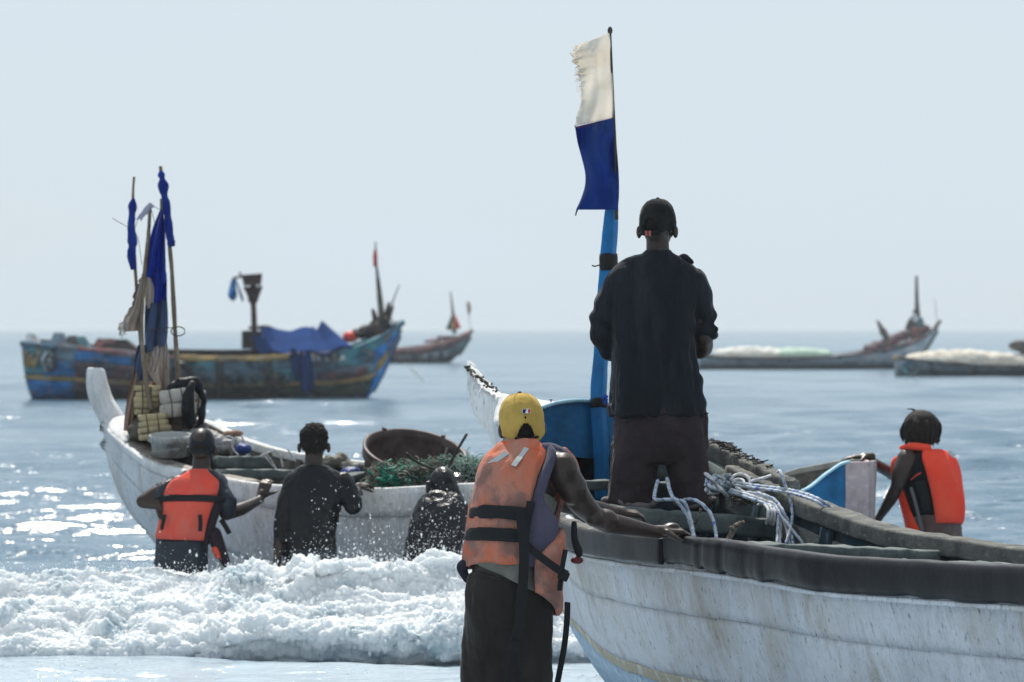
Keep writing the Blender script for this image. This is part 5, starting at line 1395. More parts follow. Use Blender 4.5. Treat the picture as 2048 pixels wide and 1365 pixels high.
o = fuse(mb, 'sacking', mat('dark_brown_sacking', (.05, .04, .035), rough=.9, layers=[((.1, .085, .07), 7, (1, 1, 1), .5, .65)], bump=[(18, (1, 1, 1), .9, .02)]), None, .012, 3, 1, lambda me: folds(me, .02, (9, 9, 9), 3, .006))
setp(o, 'heap of dark brown sacking beneath the foam floats', 'sacking')
# a shallow rimmed container
m_gplas = mat('grey_white_plastic', (.36, .37, .36), rough=.6, layers=[((.2, .2, .19), 8, (1, 1, 1), .5, .65)], bump=[(25, (1, 1, 1), .3, .004)])
ct = thing('basin', P(341, 920, 26.9), 'grey white ribbed plastic basin behind the man in the black cap', 'basin')
def lathe(c, prof, M=None, seg=48):
    R = [[tuple(Vector(c) + (M @ V(r * math.cos(a), r * math.sin(a), z) if M else V(r * math.cos(a), r * math.sin(a), z))) for a in np.linspace(0, 2 * math.pi, seg, endpoint=False)] for r, z in prof]
    return MB().rings(np.array(R), cap=True)
Mt = Matrix.Rotation(rad(7), 3, 'X')
lathe(P(342, 884, 26.9), [(.10, -.10), (.125, -.09), (.135, 0), (.150, .004), (.150, .045), (.140, .05), (.132, .045), (.125, -.02), (.11, -.085), (.02, -.09)], Mt).obj('basin_body', m_gplas, ct)
for k in range(26):
    a = k / 26 * 6.283
    MB().box(P(342, 884, 26.9) + Mt @ V(.152 * math.cos(a), .152 * math.sin(a), .025), (.008, .008, .036), Mt @ Matrix.Rotation(a, 3, 'Z')).obj('rim_rib', m_gplas, ct, smooth=False)
beam(P(315, 905, 26.5), P(358, 893, 26.9), .10, .03, 8).obj('loose_board', m_greywood)
setp(bpy.data.objects['loose_board'], 'short grey loose board tilted below the plastic basin', 'board')
# the big brown tub
m_tub = mat('brown_plastic_tub', (.055, .036, .033), rough=.5, layers=[((.10, .075, .07), 5, (1, 1, 1), .48, .66), ((.02, .015, .014), 9, (1, 1, 1), .6, .7)], bump=[(14, (1, 1, 1), .3, .01)])
e1 = V(.98, .05, -.16).normalized(); e2 = V(0, .925, .37); e2 = (e2 - e1 * e2.dot(e1)).normalized(); e3 = e1.cross(e2)
Mb = Matrix((e1, e2, e3)).transposed()
tub = thing('tub', P(831, 1000, 26.2), 'large round brown plastic tub standing tilted in the left boat', 'tub')
cT = P(831, 906, 26.2)
lathe(cT, [(.10, -.42), (.27, -.41), (.30, -.36), (.325, -.065), (.345, -.06), (.350, -.045), (.338, -.035), (.334, -.012), (.350, -.004), (.353, .012), (.340, .018), (.322, .010), (.316, -.04), (.28, -.38), (.05, -.385)], Mb, 72).obj('tub_body', m_tub, tub, disp=.003, dscale=9)
for k in (60, 130, 250): 
    a = rad(k); MB().box(cT + Mb @ V(.345 * math.cos(a), .345 * math.sin(a), .02), (.03, .02, .02), Mb @ Matrix.Rotation(a, 3, 'Z')).obj('rim_lug', m_tub, tub, smooth=False, bevel=.003)
MB().tube([cT + Mb @ V(.21, .24, -.03), cT + Mb @ V(.20, .235, -.09)], .006, 6, 5).obj('white_scratch', m_gplas, tub)
# nets
def curls(n, fn, r, step, seg=4, k=7):
    mb = MB()
    for i in range(n):
        q = Vector(fn()); d = Vector((random.gauss(0, 1), random.gauss(0, 1), random.gauss(0, .5))).normalized(); pts = [q]
        for j in range(k):
            d = (d + Vector((random.gauss(0, .9), random.gauss(0, .9), random.gauss(0, .6)))).normalized(); q = q + d * step; pts.append(q.copy())
        mb.tube(pts, r, seg, k * 2 + 1)
    return mb
def mound(xa, xb, top, bot, Y, dY, pw=2):
    def f():
        u = random.random(); px = xa + (xb - xa) * u
        tp = bot + (top(px) - bot) * random.random() ** .35
        return P(px, tp, Y + random.uniform(-dY, dY))
    return f
net = thing('fishing_net', P(850, 985, 25.7), 'heap of green, grey and pale fishing net lying in front of the brown tub', 'net')
m_ng = mat('green_net_cord', (.06, .17, .13), rough=.7, layers=[((.12, .35, .26), 9, (1, 1, 1), .45, .6)])
m_nk = mat('grey_brown_net_cord', (.13, .12, .10), rough=.8, layers=[((.3, .3, .26), 9, (1, 1, 1), .5, .6)])
m_np = mat('pale_green_net_cord', (.34, .46, .41), rough=.7, trans=.3)
m_nt = mat('teal_green_rope', (.01, .15, .10), rough=.6)
core = MB(); core.ell(P(800, 975, 25.75), (.25, .16, .10)); core.ell(P(880, 972, 25.75), (.28, .16, .13)); core.ell(P(945, 970, 25.75), (.16, .15, .14))
fuse(core, 'net_core', mat('dark_net_mass', (.06, .075, .065), rough=.9, layers=[((.12, .17, .14), 14, (1, 1, 1), .45, .6)], bump=[(40, (1, 1, 1), 1, .02)]), net, .012, 2, 1, lambda me: folds(me, .03, (9, 9, 9), 5, .01))
tp = lambda px: np.interp(px, [735, 760, 800, 860, 900, 940, 990], [952, 934, 938, 932, 922, 930, 935])
setp(curls(520, mound(735, 990, tp, 968, 25.68, .13), .0032, .013, 4, 10).obj('net_strands', m_nk, net), kind='stuff')
setp(curls(300, mound(765, 980, tp, 968, 25.66, .12), .0032, .013, 4, 10).obj('green_net_strands', m_ng, net), kind='stuff')
setp(curls(420, mound(895, 992, lambda px: np.interp(px, [895, 920, 990], [935, 920, 932]), 966, 25.64, .14), .003, .013, 4, 10).obj('pale_net_strands', m_np, net), kind='stuff')
setp(curls(14, mound(766, 792, lambda px: 960, 971, 25.55, .02), .009, .025).obj('teal_rope_strands', m_nt, net), kind='stuff')
m_iron = mat('dark_iron', (.02, .018, .017), rough=.5)
an = thing('anchor', P(890, 950, 25.6), 'thin dark iron grapnel rods sticking out of the green net', 'anchor')
for pts, r in (([P(934, 868, 25.5), P(915, 900, 25.5), P(902, 925, 25.52), P(893, 946, 25.55)], .009), ([P(812, 907, 25.5), P(830, 922, 25.5), P(855, 934, 25.5), P(893, 946, 25.5)], .009),
               ([P(893, 946, 25.5), P(900, 932, 25.5), P(910, 936, 25.5), P(904, 950, 25.5), P(895, 952, 25.5)], .005), ([P(876, 968, 25.45), P(878, 945, 25.46), P(890, 938, 25.5), P(903, 942, 25.5)], .005)):
    MB().tube(pts, r, 7).obj('rod', m_iron, an)
# ropes in the left boat
m_rope = mat('white_rope', (.56, .57, .60), rough=.8, layers=[((.30, .29, .27), 10, (1, 1, 1), .48, .64)], bump=[(180, (1, 1, 1), .5, .003)])
m_ropeb = mat('blue_flecked_rope', (.46, .52, .60), rough=.8, layers=[((.04, .11, .38), 34, (1, 1, 1), .54, .60, .9), ((.3, .33, .36), 10, (1, 1, 1), .5, .64)], bump=[(180, (1, 1, 1), .5, .003)])
def ropes(name, label, cat, lines, m_, r=.0085, Y=26.9, tw=120, group=None):
    t = thing(name, P(*lines[0][-1][:2], Y if len(lines[0][-1]) < 3 else lines[0][-1][2]), label, cat, group)
    for ln in lines:
        pts = [P(p[0], p[1], p[2] if len(p) > 2 else Y) for p in ln]
        L_ = sum((pts[i + 1] - pts[i]).length for i in range(len(pts) - 1))
        MB().tube(pts, r, 9, max(8, int(L_ / .008)), twist=tw).obj('strand', m_, t)
    return t
ropes('rope', 'white cords hanging over the far gunwale behind the capped man', 'rope', [[(452, 873), (465, 877), (465, 896), (477, 912)], [(475, 879), (487, 900), (495, 913)], [(483, 872), (493, 894), (499, 913)]], m_rope, .006, 27.05)
ropes('rope', 'grey cords tied round the far gunwale left of the bare-headed man', 'rope', [[(520, 913), (536, 906), (551, 901)], [(526, 908), (540, 926), (555, 941)], [(531, 906), (543, 922), (553, 941)], [(575, 898), (588, 918), (599, 938)], [(548, 899), (560, 912), (566, 935)]], m_rope, .0055, 26.85)
MB().cap([P(418, 855, 27.3), P(440, 867, 27.25), P(457, 885, 27.2), P(463, 910, 27.1)], [.018, .020, .020, .016], 10).obj('hose', m_darkwood)
setp(bpy.data.objects['hose'], 'thick dark brown hose arching over the gear behind the capped man', 'hose')
mb = MB(); mb.ell(P(466, 870, 27.25), (.075, .05, .03), Matrix.Rotation(-.15, 3, 'Y')); o = mb.obj('cloth_bundle', m_tan, disp=.012, dscale=14)
setp(o, 'small brown bundle lying on the far gunwale of the left boat', 'bundle')
t = thing('tarpaulin', P(430, 900, 27.3), 'crumpled grey plastic sheet heaped behind the capped man', 'sheet')
mb = MB(); mb.ell(P(405, 880, 27.25), (.16, .12, .09)); mb.ell(P(438, 893, 27.2), (.12, .1, .08)); mb.ell(P(408, 862, 27.3), (.05, .05, .05))
fuse(mb, 'plastic_sheet', mat('grey_plastic_sheet', (.16, .15, .14), rough=.55, layers=[((.3, .3, .32), 7, (1, 1, 1), .5, .65)], bump=[(16, (1, 1, 1), .9, .02)]), t, .012, 1, 1, lambda me: folds(me, .02, (12, 12, 12), 8, .006))
m_bluebag = mat('blue_plastic', (.01, .035, .16), rough=.4, bump=[(20, (1, 1, 1), .6, .02)])
for k, (x, y, a, b_, lab) in enumerate(((702, 952, .07, .06, 'blue plastic bundle between the bare-headed man and the brown tub'), (485, 897, .05, .035, 'blue plastic bag at the far side behind the white cords'))):
    mb = MB(); mb.ell(P(x, y, 26.5), (a, .07, b_)); o = mb.obj('plastic_bag', m_bluebag, disp=.015, dscale=14); setp(o, lab, 'bag')
mb = MB(); mb.ell(P(668, 925, 26.7), (.10, .07, .045)); mb.ell(P(705, 932, 26.65), (.09, .06, .03)); o = fuse(mb, 'net_bundle', m_nk, None, .01, 1, 1, lambda me: folds(me, .02, (20, 20, 20), 2, .008)); setp(o, 'small grey net bundle on the far gunwale left of the brown tub', 'net')

# ------------------------------------------------------------------ ropes in the near boat
def offs(line, dx, dy, dz=0): return [(p[0] + dx, p[1] + dy, p[2] + dz) for p in line]
r2 = [(1459, 984, 19.25), (1493, 995, 19.15), (1525, 1006, 19.1), (1549, 1016, 19.05), (1556, 1028, 19.02), (1556, 1050, 19.0), (1554, 1088, 18.9)]
r3 = [(1470, 984, 19.3), (1500, 986, 19.2), (1525, 990, 19.15), (1549, 1000, 19.1), (1565, 1021, 19.02), (1578, 1048, 19.0), (1587, 1090, 18.9)]
r1 = [(1450, 963, 19.35), (1509, 971, 19.3), (1573, 979, 19.1), (1610, 988, 18.85), (1640, 1000, 18.72), (1666, 1018, 18.75)]
r4 = [(1517, 1010, 19.2), (1528, 1009, 19.1), (1536, 1019, 19.02), (1536, 1035, 19.0), (1533, 1049, 19.02)]
r5 = [(1556, 944, 19.3), (1561, 944, 19.15), (1570, 970, 19.1), (1581, 1002, 19.05), (1585, 1033, 19.0), (1580, 1060, 18.95), (1572, 1088, 18.9)]
r6 = [(1556, 1022, 19.03), (1565, 1036, 19.0), (1583, 1058, 18.95), (1609, 1090, 18.9)]
loop1 = [(1480 + 20 * math.cos(a), 965 - 16 * math.sin(a), 19.35 + .03 * math.sin(a)) for a in np.linspace(-.2, 3.4, 10)]
loop2 = [(1477 + 12 * math.cos(a), 968 - 9 * math.sin(a), 19.32 + .03 * math.sin(a)) for a in np.linspace(-.2, 3.4, 8)]
lines = [r1, offs(r1, -4, 5, -.01), r2, offs(r2, 5, 2, .01), offs(r2, 2, -5, .02), r3, offs(r3, -7, 3, .01), r4, offs(r4, 7, 0, .01), offs(r4, 13, 2, .01), r5, r6, loop1, loop2,
         [(1470, 975, 19.3), (1484, 982, 19.3), (1495, 990, 19.25)], [(1500, 972, 19.3), (1512, 980, 19.3), (1522, 990, 19.2)], [(1500, 964, 19.35), (1522, 958, 19.35), (1541, 952, 19.4)]]
rc = ropes('rope_coil', 'big tangle of white rope on the beam at the right of the standing man', 'rope', lines, m_rope, .0074, 19.2)
for o in rc.children[:2] + rc.children[2:3] + rc.children[5:6] + rc.children[10:12]:
    o.data.materials.clear(); o.data.materials.append(m_ropeb)
rnd = random.Random(4)
for k in range(15):
    cx, cy, cz = 1434 + rnd.uniform(-9, 14), 966 + rnd.uniform(-8, 14), 19.35 + rnd.uniform(-.07, .05)
    rx_, ry_ = rnd.uniform(9, 19), rnd.uniform(6, 14); ph = rnd.uniform(0, 6)
    pts = [P(cx + rx_ * math.cos(a + ph), cy + ry_ * math.sin(a), cz + .05 * math.sin(2 * a + ph)) for a in np.linspace(0, 5.6, 12)]
    MB().tube(pts, .0078, 8, 70, twist=120).obj('strand', m_ropeb if k % 3 == 0 else m_rope, rc)
rnd = random.Random(5); mb = MB()
for k in range(60):
    cx, cy, cz = 1490 + rnd.uniform(-18, 22), 998 + rnd.uniform(-10, 8), 19.4 + rnd.uniform(-.06, .05)
    mb.tube([P(cx + rnd.uniform(-12, 12), cy + rnd.uniform(-6, 6), cz + rnd.uniform(-.03, .03)) for _ in range(4)], .0035, 5, 14)
setp(mb.obj('old_net_bundle', m_nk), 'small brown frayed net bundle on the beam under the white rope', 'net', kind='stuff')
ropes('rope', 'two white and blue ropes looped over the beam between the standing man\'s legs', 'rope', [[(1334, 957, 19.6), (1338, 975, 19.4), (1345, 994, 19.1), (1354, 1003, 18.98), (1374, 1031, 18.96), (1384, 1060, 18.9), (1389, 1080, 18.6)],
      [(1316, 961, 19.6), (1311, 980, 19.4), (1310, 999, 19.1), (1330, 1000, 19.08), (1352, 1000, 19.05), (1369, 1006, 18.98), (1378, 1028, 18.96), (1384, 1050, 18.9), (1389, 1080, 18.6)]], m_ropeb, .0085)
ropes('rope', 'single blue-flecked rope arching down in front of the standing man\'s right leg', 'rope', [[(1366, 1002, 19.1), (1378, 999, 19.05), (1399, 1005, 18.99), (1421, 1028, 18.96), (1430, 1057, 18.9), (1434, 1084, 18.7)]], m_ropeb, .0085)
m_oldrope = mat('grey_brown_rope', (.16, .135, .11), rough=.85, layers=[((.34, .32, .28), 16, (1, 1, 1), .5, .62)], bump=[(120, (1, 1, 1), .5, .004)])
t = ropes('rope', 'frayed grey-brown rope end with a knot standing up behind the near gunwale', 'rope', [[(1482, 1047, 18.6), (1474, 1053, 18.6), (1464, 1066, 18.6), (1456, 1086, 18.6)]], m_oldrope, .013, tw=90)
for k in range(8): MB().ell(P(1462 + 3.2 * k + rnd.uniform(-2, 2), 1058 - 1.9 * k + rnd.uniform(-3, 2), 18.58), (.009, .009, .009)).obj('knot', m_oldrope, t)
ropes('rope', 'thin dark brown rope hanging under the beam behind the leaning man\'s hand', 'rope', [[(1402, 1018, 18.97), (1394, 1040, 19.0), (1384, 1062, 19.05), (1402, 1088, 19.0)]], m_oldrope, .007)
# ------------------------------------------------------------------ boats farther out
random.seed(77)
def paint(name, c, c2=None, c3=None):
    g_ = sum(c) / 3; c = tuple(min(.7, x * 1.8 + .018) for x in c)
    c2 = c2 or tuple(x * .55 for x in c); c3 = c3 or (.16, .13, .10)
    return mat(name, c, rough=.7, layers=[(c2, 1.3, (1, 1, 2), .42, .58), (c3, 2.2, (1, 1, 2), .52, .62, .85), ((.28, .30, .31), 3.5, (1, 1, 1.5), .56, .66, .6), ((.03, .12, .22), 1.1, (1, 1, 2), .58, .66, .5)], spec=.1, bump=[(3, (1, 1, 1), .4, .05)])
mp_blue = paint('sea_blue_boat_paint', (.012, .10, .24)); mp_bright = paint('vivid_blue_boat_paint', (.008, .15, .42), (.01, .10, .3))
mp_grey = paint('blue_grey_boat_paint', (.09, .14, .17), (.05, .09, .13), (.17, .10, .08)); mp_rust = paint('rust_red_boat_paint', (.15, .055, .045), (.08, .05, .05), (.1, .13, .16))
mp_yel = paint('ochre_boat_paint', (.26, .17, .06)); mp_dark = paint('tarred_boat_paint', (.030, .032, .032), (.05, .04, .035)); mp_green = paint('mossy_boat_paint', (.05, .075, .045), (.03, .04, .04))
mp_teal = paint('teal_boat_paint', (.04, .14, .16), (.02, .08, .12)); mp_wht = paint('chalky_white_boat_paint', (.42, .45, .48), (.3, .34, .38)); mp_maroon = paint('maroon_boat_paint', (.085, .035, .04), (.05, .045, .055), (.12, .1, .1))
m_tarp = mat('deep_blue_tarpaulin', (.009, .030, .11), rough=.95, spec=.02, layers=[((.011, .038, .14), 1, (1, 1, 1), .45, .62)], bump=[(1.2, (1, 1, 1), .4, .1)])
m_dk = mat('dark_gear', (.03, .025, .025), rough=.8, layers=[((.07, .05, .045), 3, (1, 1, 1), .5, .62)])
m_redp = mat('red_cloth', (.55, .03, .03), rough=.7); m_net_w = mat('white_net_heap', (.62, .61, .57), rough=.8, layers=[((.45, .43, .38), 1.5, (1, 1, 1), .5, .65)], bump=[(5, (1, 1, 1), .8, .1)])
m_net_g = mat('pale_green_net_heap', (.36, .48, .40), rough=.8, bump=[(5, (1, 1, 1), .8, .1)]); m_net_c = mat('cream_net_heap', (.60, .56, .48), rough=.8, layers=[((.4, .36, .3), 1.2, (1, 1, 1), .5, .65)], bump=[(5, (1, 1, 1), .8, .1)])

def build_far(label, st, pieces, rails, top=None, beams=()):
    B = Boat(st)
    c = sum((Vector(s[2]) for s in st), Vector()) / len(st); c.z = -.1
    t = thing('fishing_boat', c, label, 'boat', 'wooden fishing boats lying offshore')
    for nm, a, b_, s0, s1, off, m_ in pieces:
        for sd in (0, 1): B.plank(sd, a, b_, s0, s1, .06, off=off, nt=max(4, int((b_ - a) * 10)), ns=8).obj(nm, m_, t)
    for a, b_, m_ in rails:
        for sd in (0, 1): B.rail(sd, a, b_, rsec(-.10, .06, -.12, .03, .4, 2), nt=max(4, int((b_ - a) * 10))).obj('gunwale_rail', m_, t, disp=.03, dscale=1.5)
    for x in beams:
        n_, f_ = Vector(B.ev(0, [x])[0]), Vector(B.ev(1, [x])[0]); beam(n_ - V(0, 0, .08), f_ - V(0, 0, .08), .18, .10, 5, .01).obj('thwart', m_dk, t)
    # floor of the boat
    return t, B
Y = 108
T_ = lambda px: np.interp(px, [43, 130, 270, 360, 500, 620, 700, 762, 804], range(9))
st = [(P(43, 684, Y + .2), P(58, 680, Y + 2.4), P(67, 806, Y + 1.2)), (P(130, 691, Y - .3), P(136, 685, Y + 3), P(134, 808, Y + 1.2)), (P(270, 706, Y - .5), P(270, 700, Y + 3.3), P(270, 810, Y + 1.3)),
      (P(360, 713, Y - .5), P(360, 706, Y + 3.4), P(360, 811, Y + 1.3)), (P(500, 714, Y - .5), P(500, 707, Y + 3.3), P(500, 811, Y + 1.3)), (P(620, 707, Y - .3), P(620, 700, Y + 3.1), P(610, 811, Y + 1.3)),
      (P(700, 697, Y), P(705, 690, Y + 2.8), P(672, 812, Y + 1.3)), (P(762, 672, Y + .5), P(766, 664, Y + 2.2), P(733, 798, Y + 1.3)), (P(804, 643, Y + 1.2), P(806, 642, Y + 1.5), P(796, 676, Y + 1.3))]
big, BB = build_far('big painted blue fishing boat anchored at the left with a blue tarpaulin on deck', st,
    [('hull_plank', 0, 8, 0, .20, .0, mp_grey), ('hull_plank', 0, 8, .20, .44, -.015, mp_grey), ('hull_plank', 0, 8, .44, .50, .03, mp_yel), ('hull_plank', 0, 8, .50, .72, -.015, mp_green), ('hull_plank', 0, 8, .72, 1, -.02, mp_dark),
     ('painted_panel', .02, .55, .06, .42, .02, mp_teal), ('painted_panel', .55, 1.15, .20, .43, .018, mp_blue), ('painted_panel', .02, 1.15, .52, .86, .02, mp_bright),
     ('painted_panel', 1.15, 2.6, .20, .43, .018, mp_maroon), ('painted_panel', 1.15, 2.5, .52, .70, .02, mp_maroon), ('painted_panel', 1.15, 2.6, .02, .18, .02, mp_blue),
     ('painted_panel', 3.2, 3.55, .06, .2, .02, mp_teal), ('painted_panel', 4.3, 4.9, .22, .42, .018, mp_teal), ('painted_panel', 5.2, 6.6, .30, .43, .018, mp_rust), ('painted_panel', 5.6, 7.2, .04, .24, .018, mp_teal),
     ('painted_panel', 6.75, 7.9, .10, .30, .02, mp_bright), ('painted_panel', 7.1, 7.8, .03, .10, .02, mp_yel), ('painted_panel', 6.9, 7.95, .44, .98, .035, mp_bright), ('painted_panel', 7.0, 7.35, .30, .46, .04, mp_yel)],
    [(0, 1.2, mp_grey), (1.2, 3.0, mp_rust), (3.0, 5.6, mp_yel), (5.6, 8, mp_teal)], beams=(.8, 1.6, 2.4, 3.2, 4, 4.8, 5.6))
a_, b_ = BB.surf(0, [0, .02], np.linspace(0, 1, 10))[0], BB.surf(1, [0, .02], np.linspace(0, 1, 10))[0]
mb = MB()
for i in range(9):
    mb.hexa([a_[i + 1], b_[i + 1], b_[i + 1] + np.array((.1, 0, 0)), a_[i + 1] + np.array((.1, 0, 0)), a_[i], b_[i], b_[i] + np.array((.1, 0, 0)), a_[i] + np.array((.1, 0, 0))])
mb.obj('transom', mp_blue, big, smooth=False)
def onhull(B, px, py, off=.05):
    best = None
    for t in np.linspace(0, 8, 161):
        S = B.surf(0, [t, min(t + .02, 8)], np.linspace(0, 1, 41), off)[0]
        qx = 1024 + S[:, 0] / S[:, 1] * F; qy = 657 + (H - S[:, 2]) / S[:, 1] * F
        d = (qx - px) ** 2 + (qy - py) ** 2; k = int(d.argmin())
        if best is None or d[k] < best[0]: best = (d[k], S[k])
    return Vector(best[1])
for pts, m_, r, nm in (([(52, 704), (58, 733), (64, 712), (70, 733), (78, 704)], mp_yel, .07, 'painted_letter'), ([(100 + 10 * math.cos(a), 724 + 17 * math.sin(a)) for a in np.linspace(0, 6.2, 12)], mp_dark, .06, 'painted_ring'),
                       ([(96, 734), (100, 716), (106, 736)], mp_wht, .04, 'painted_letter'), ([(92, 706), (86, 722), (90, 742)], mp_wht, .05, 'painted_letter')):
    MB().tube([onhull(BB, *p) for p in pts], r, 6).obj(nm, m_, big)
for k, px in enumerate((590, 604, 620, 634, 650, 664, 680)):      # half legible letters of the boat's name
    x = px; MB().tube([onhull(BB, x, 722, .05), onhull(BB, x + random.choice((0, 5)), 712, .05), onhull(BB, x + 6, 722, .05)], .04, 5).obj('painted_letter', mp_wht, big)
for k, px in enumerate((378, 392, 406, 420, 456, 468, 480, 494, 508, 546, 558, 570)):
    MB().tube([onhull(BB, px, 768, .05), onhull(BB, px + random.choice((0, 6)), 752, .05), onhull(BB, px + 7, 767, .05)], .045, 5).obj('painted_letter', mp_grey if k % 2 else mp_dark, big)
for px in (440, 533, 270):
    t = float(T_(px)); BB.plank(0, t - .05, t + .06, .0, .98, .08, off=.06, nt=4, ns=12).obj('rubbing_post', mp_dark, big)
mb = MB(); q = P(362, 748, Y - .9)
mb.tube([q + V(.22 * math.cos(a), -.02, .24 * math.sin(a)) for a in np.linspace(0, 6.283, 20)], .09, 8, 60); mb.obj('tyre_fender', m_rubber, big)
# stern clutter and deck gear
for k, (x, y, a, h, m_) in enumerate(((65, 682, .25, .2, mp_wht), (120, 684, .3, .25, mp_grey), (147, 686, .25, .2, mp_dark), (215, 692, .5, .2, mp_rust), (240, 688, .6, .12, m_dk), (163, 688, .3, .2, mp_teal))):
    mb = MB(); q = P(x, y, Y + 1); mb.hexa([q + V(-a, -.4, -.2), q + V(a, -.4, -.2), q + V(a, .4, -.2), q + V(-a, .4, -.2), q + V(-a * .5, -.2, h), q + V(a * .3, -.2, h), q + V(a * .3, .2, h), q + V(-a * .5, .2, h)])
    o = mb.obj('deck_crate', m_, None, smooth=False)
    setp(o, ('pale lump on the stern corner of the big blue boat', 'grey box second from the stern of the big blue boat', 'dark peaked box on the stern deck of the big blue boat', 'rust red crate on the deck left of the draped flag', 'flat dark slab on top of the rust red crate', 'teal box right of the dark peaked box')[k], 'box')
o = MB().box(P(430, 706, Y + 1.6), (3.2, 1.2, .16)).obj('deck_net', m_dk, None, disp=.1, dscale=2); setp(o, 'low dark net spread amidships on the big blue boat', 'net')
# tarpaulin over a frame
ta = thing('tarpaulin', P(600, 700, Y + 1), 'deep blue tarpaulin stretched over the fore deck of the big boat, one end hanging down', 'tarpaulin')
def quadsheet(c, nu=30, nv=20, Y0=Y, wav=.1, th=.04):
    (a, b_, c_, d_) = c; A = np.zeros((nu, nv, 3))
    for i in range(nu):
        for j in range(nv):
            u, v = i / (nu - 1), j / (nv - 1)
            p = [(a[k] * (1 - u) + b_[k] * u) * (1 - v) + (d_[k] * (1 - u) + c_[k] * u) * v for k in range(3)]
            p[1] += 5 * math.sin(math.pi * u) * (1 - v) * (wav > .05)
            q = P(*p); q += V(0, wav * .6 * math.sin(7 * u + 3 * v), wav * .5 * math.sin(9 * u + 2 * v)); A[i, j] = q
    Bk = A + np.array((0, th, -th))
    return MB().rings(np.concatenate([A, Bk[::-1]], 0).transpose(1, 0, 2))
quadsheet([(516, 652, Y + 2.6), (622, 657, Y + 2.6), (660, 706, Y - .4), (545, 706, Y - .4)], wav=.12).obj('tarpaulin_sheet', m_tarp, ta)
quadsheet([(622, 657, Y + 2.4), (645, 644, Y + 2.2), (706, 690, Y - .1), (632, 712, Y - .5)], wav=.12).obj('tarpaulin_sheet', m_tarp, ta)
quadsheet([(504, 665, Y + 1.0), (540, 655, Y + 1.3), (560, 706, Y + .2), (512, 704, Y + .2)], wav=.12).obj('tarpaulin_sheet', m_tarp, ta)
quadsheet([(580, 700, Y - 1.0), (622, 704, Y - 1.0), (630, 776, Y - .8), (606, 784, Y - .8)], wav=.14).obj('hanging_end', m_tarp, ta)
quadsheet([(578, 712, Y - .9), (606, 704, Y - 1.1), (606, 778, Y - .8), (584, 745, Y - .8)], wav=.14).obj('hanging_end', m_tarp, ta)
# mast with a crow's box
ms_ = thing('mast', P(509, 720, Y + 1.5), 'short mast with a rusty box on top and blue rags, amidships on the big boat', 'mast')
m_rustd = mat('dark_rusty_metal', (.07, .032, .03), rough=.7, layers=[((.03, .02, .025), 2, (1, 1, 1), .45, .6)])
MB().tube([P(505, 560, Y + 1.5), P(508, 640, Y + 1.5), P(510, 712, Y + 1.5)], [.07, .09], 8, 8).obj('mast_pole', m_rustd, ms_)
MB().hexa([P(487, 572, Y + 1.2), P(522, 570, Y + 1.2), P(522, 570, Y + 1.9), P(487, 572, Y + 1.9), P(483, 550, Y + 1.1), P(525, 547, Y + 1.1), P(525, 547, Y + 2), P(483, 550, Y + 2)]).obj('lookout_box', m_rustd, ms_, smooth=False, bevel=.03)
for a, b2 in (((490, 574), (503, 600)), ((522, 572), (510, 605)), ((499, 574), (505, 612)), ((512, 572), (510, 600))):
    MB().tube([P(*a, Y + 1.4), P(*b2, Y + 1.5)], .055, 6, 4).obj('brace', m_rustd, ms_)
MB().tube([P(505, 590, Y + 1.5), P(507, 604, Y + 1.5)], .14, 8, 4).obj('mast_collar', m_rustd, ms_)
MB().tube([P(466, 556, Y + 1.4), P(486, 554, Y + 1.4)], .035, 6, 4).tube([P(479, 544, Y + 1.4), P(482, 556, Y + 1.4)], .03, 5, 3).obj('yard', m_rustd, ms_)
sheet([(463, 558), (459, 575), (456, 592), (464, 603)], [(471, 558), (472, 575), (474, 590), (471, 600)], Y + 1.4, lambda u, v: .1 * math.sin(6 * u + 4 * v), 10, 14, .03).obj('blue_rag', mp_bright, ms_)
sheet([(469, 558), (475, 575), (479, 590), (484, 604)], [(472, 558), (479, 575), (484, 588), (488, 602)], Y + 1.35, lambda u, v: .1 * math.sin(6 * u + 4 * v), 8, 14, .03).obj('blue_rag', mp_bright, ms_)
MB().tube([P(497, 656, Y + 1.3), P(540, 655, Y + 1.3)], .05, 6, 4).obj('yard', m_rustd, ms_)
o = MB().box(P(503, 680, Y + 1.2), (.5, .6, .5)).obj('engine_box', m_dk, None, smooth=False, bevel=.04); setp(o, 'dark box at the foot of the rusty mast', 'box')
# bow gear
bp_ = thing('flag_pole', P(766, 665, Y + 1.2), 'dark leaning pole with a small red flag at the bow of the big boat', 'pole')
MB().tube([P(751, 484, Y + 1.2), P(753, 530, Y + 1.2), P(759, 590, Y + 1.2), P(766, 660, Y + 1.2)], [.018, .03, .075, .10], 8, 16).obj('pole_shaft', mp_dark, bp_)
sheet([(748, 500), (746, 515), (747, 535)], [(753, 497), (755, 516), (754, 533)], Y + 1.15, lambda u, v: .05 * math.sin(6 * u + 4 * v), 8, 12, .03).obj('red_flag', m_redp, bp_)
MB().tube([P(799, 569, Y + 1.2), P(787, 600, Y + 1.2), P(775, 640, Y + 1.2)], [.012, .03], 6, 8).obj('thin_stick', mp_dark, bp_)
for a, b2 in (((745, 618), (752, 645)), ((786, 612), (772, 650)), ((778, 605), (770, 645)), ((747, 622), (756, 650))): MB().tube([P(*a, Y + 1.3), P(*b2, Y + 1.3)], [.04, .09], 6, 4).obj('stick', m_dk, bp_)
mb = MB(); mb.ell(P(765, 655, Y + 1.3), (.3, .4, .30)); mb.ell(P(740, 662, Y + 1.3), (.35, .4, .2)); mb.ell(P(725, 668, Y + 1.3), (.25, .4, .14)); mb.ell(P(776, 648, Y + 1.3), (.2, .3, .2))
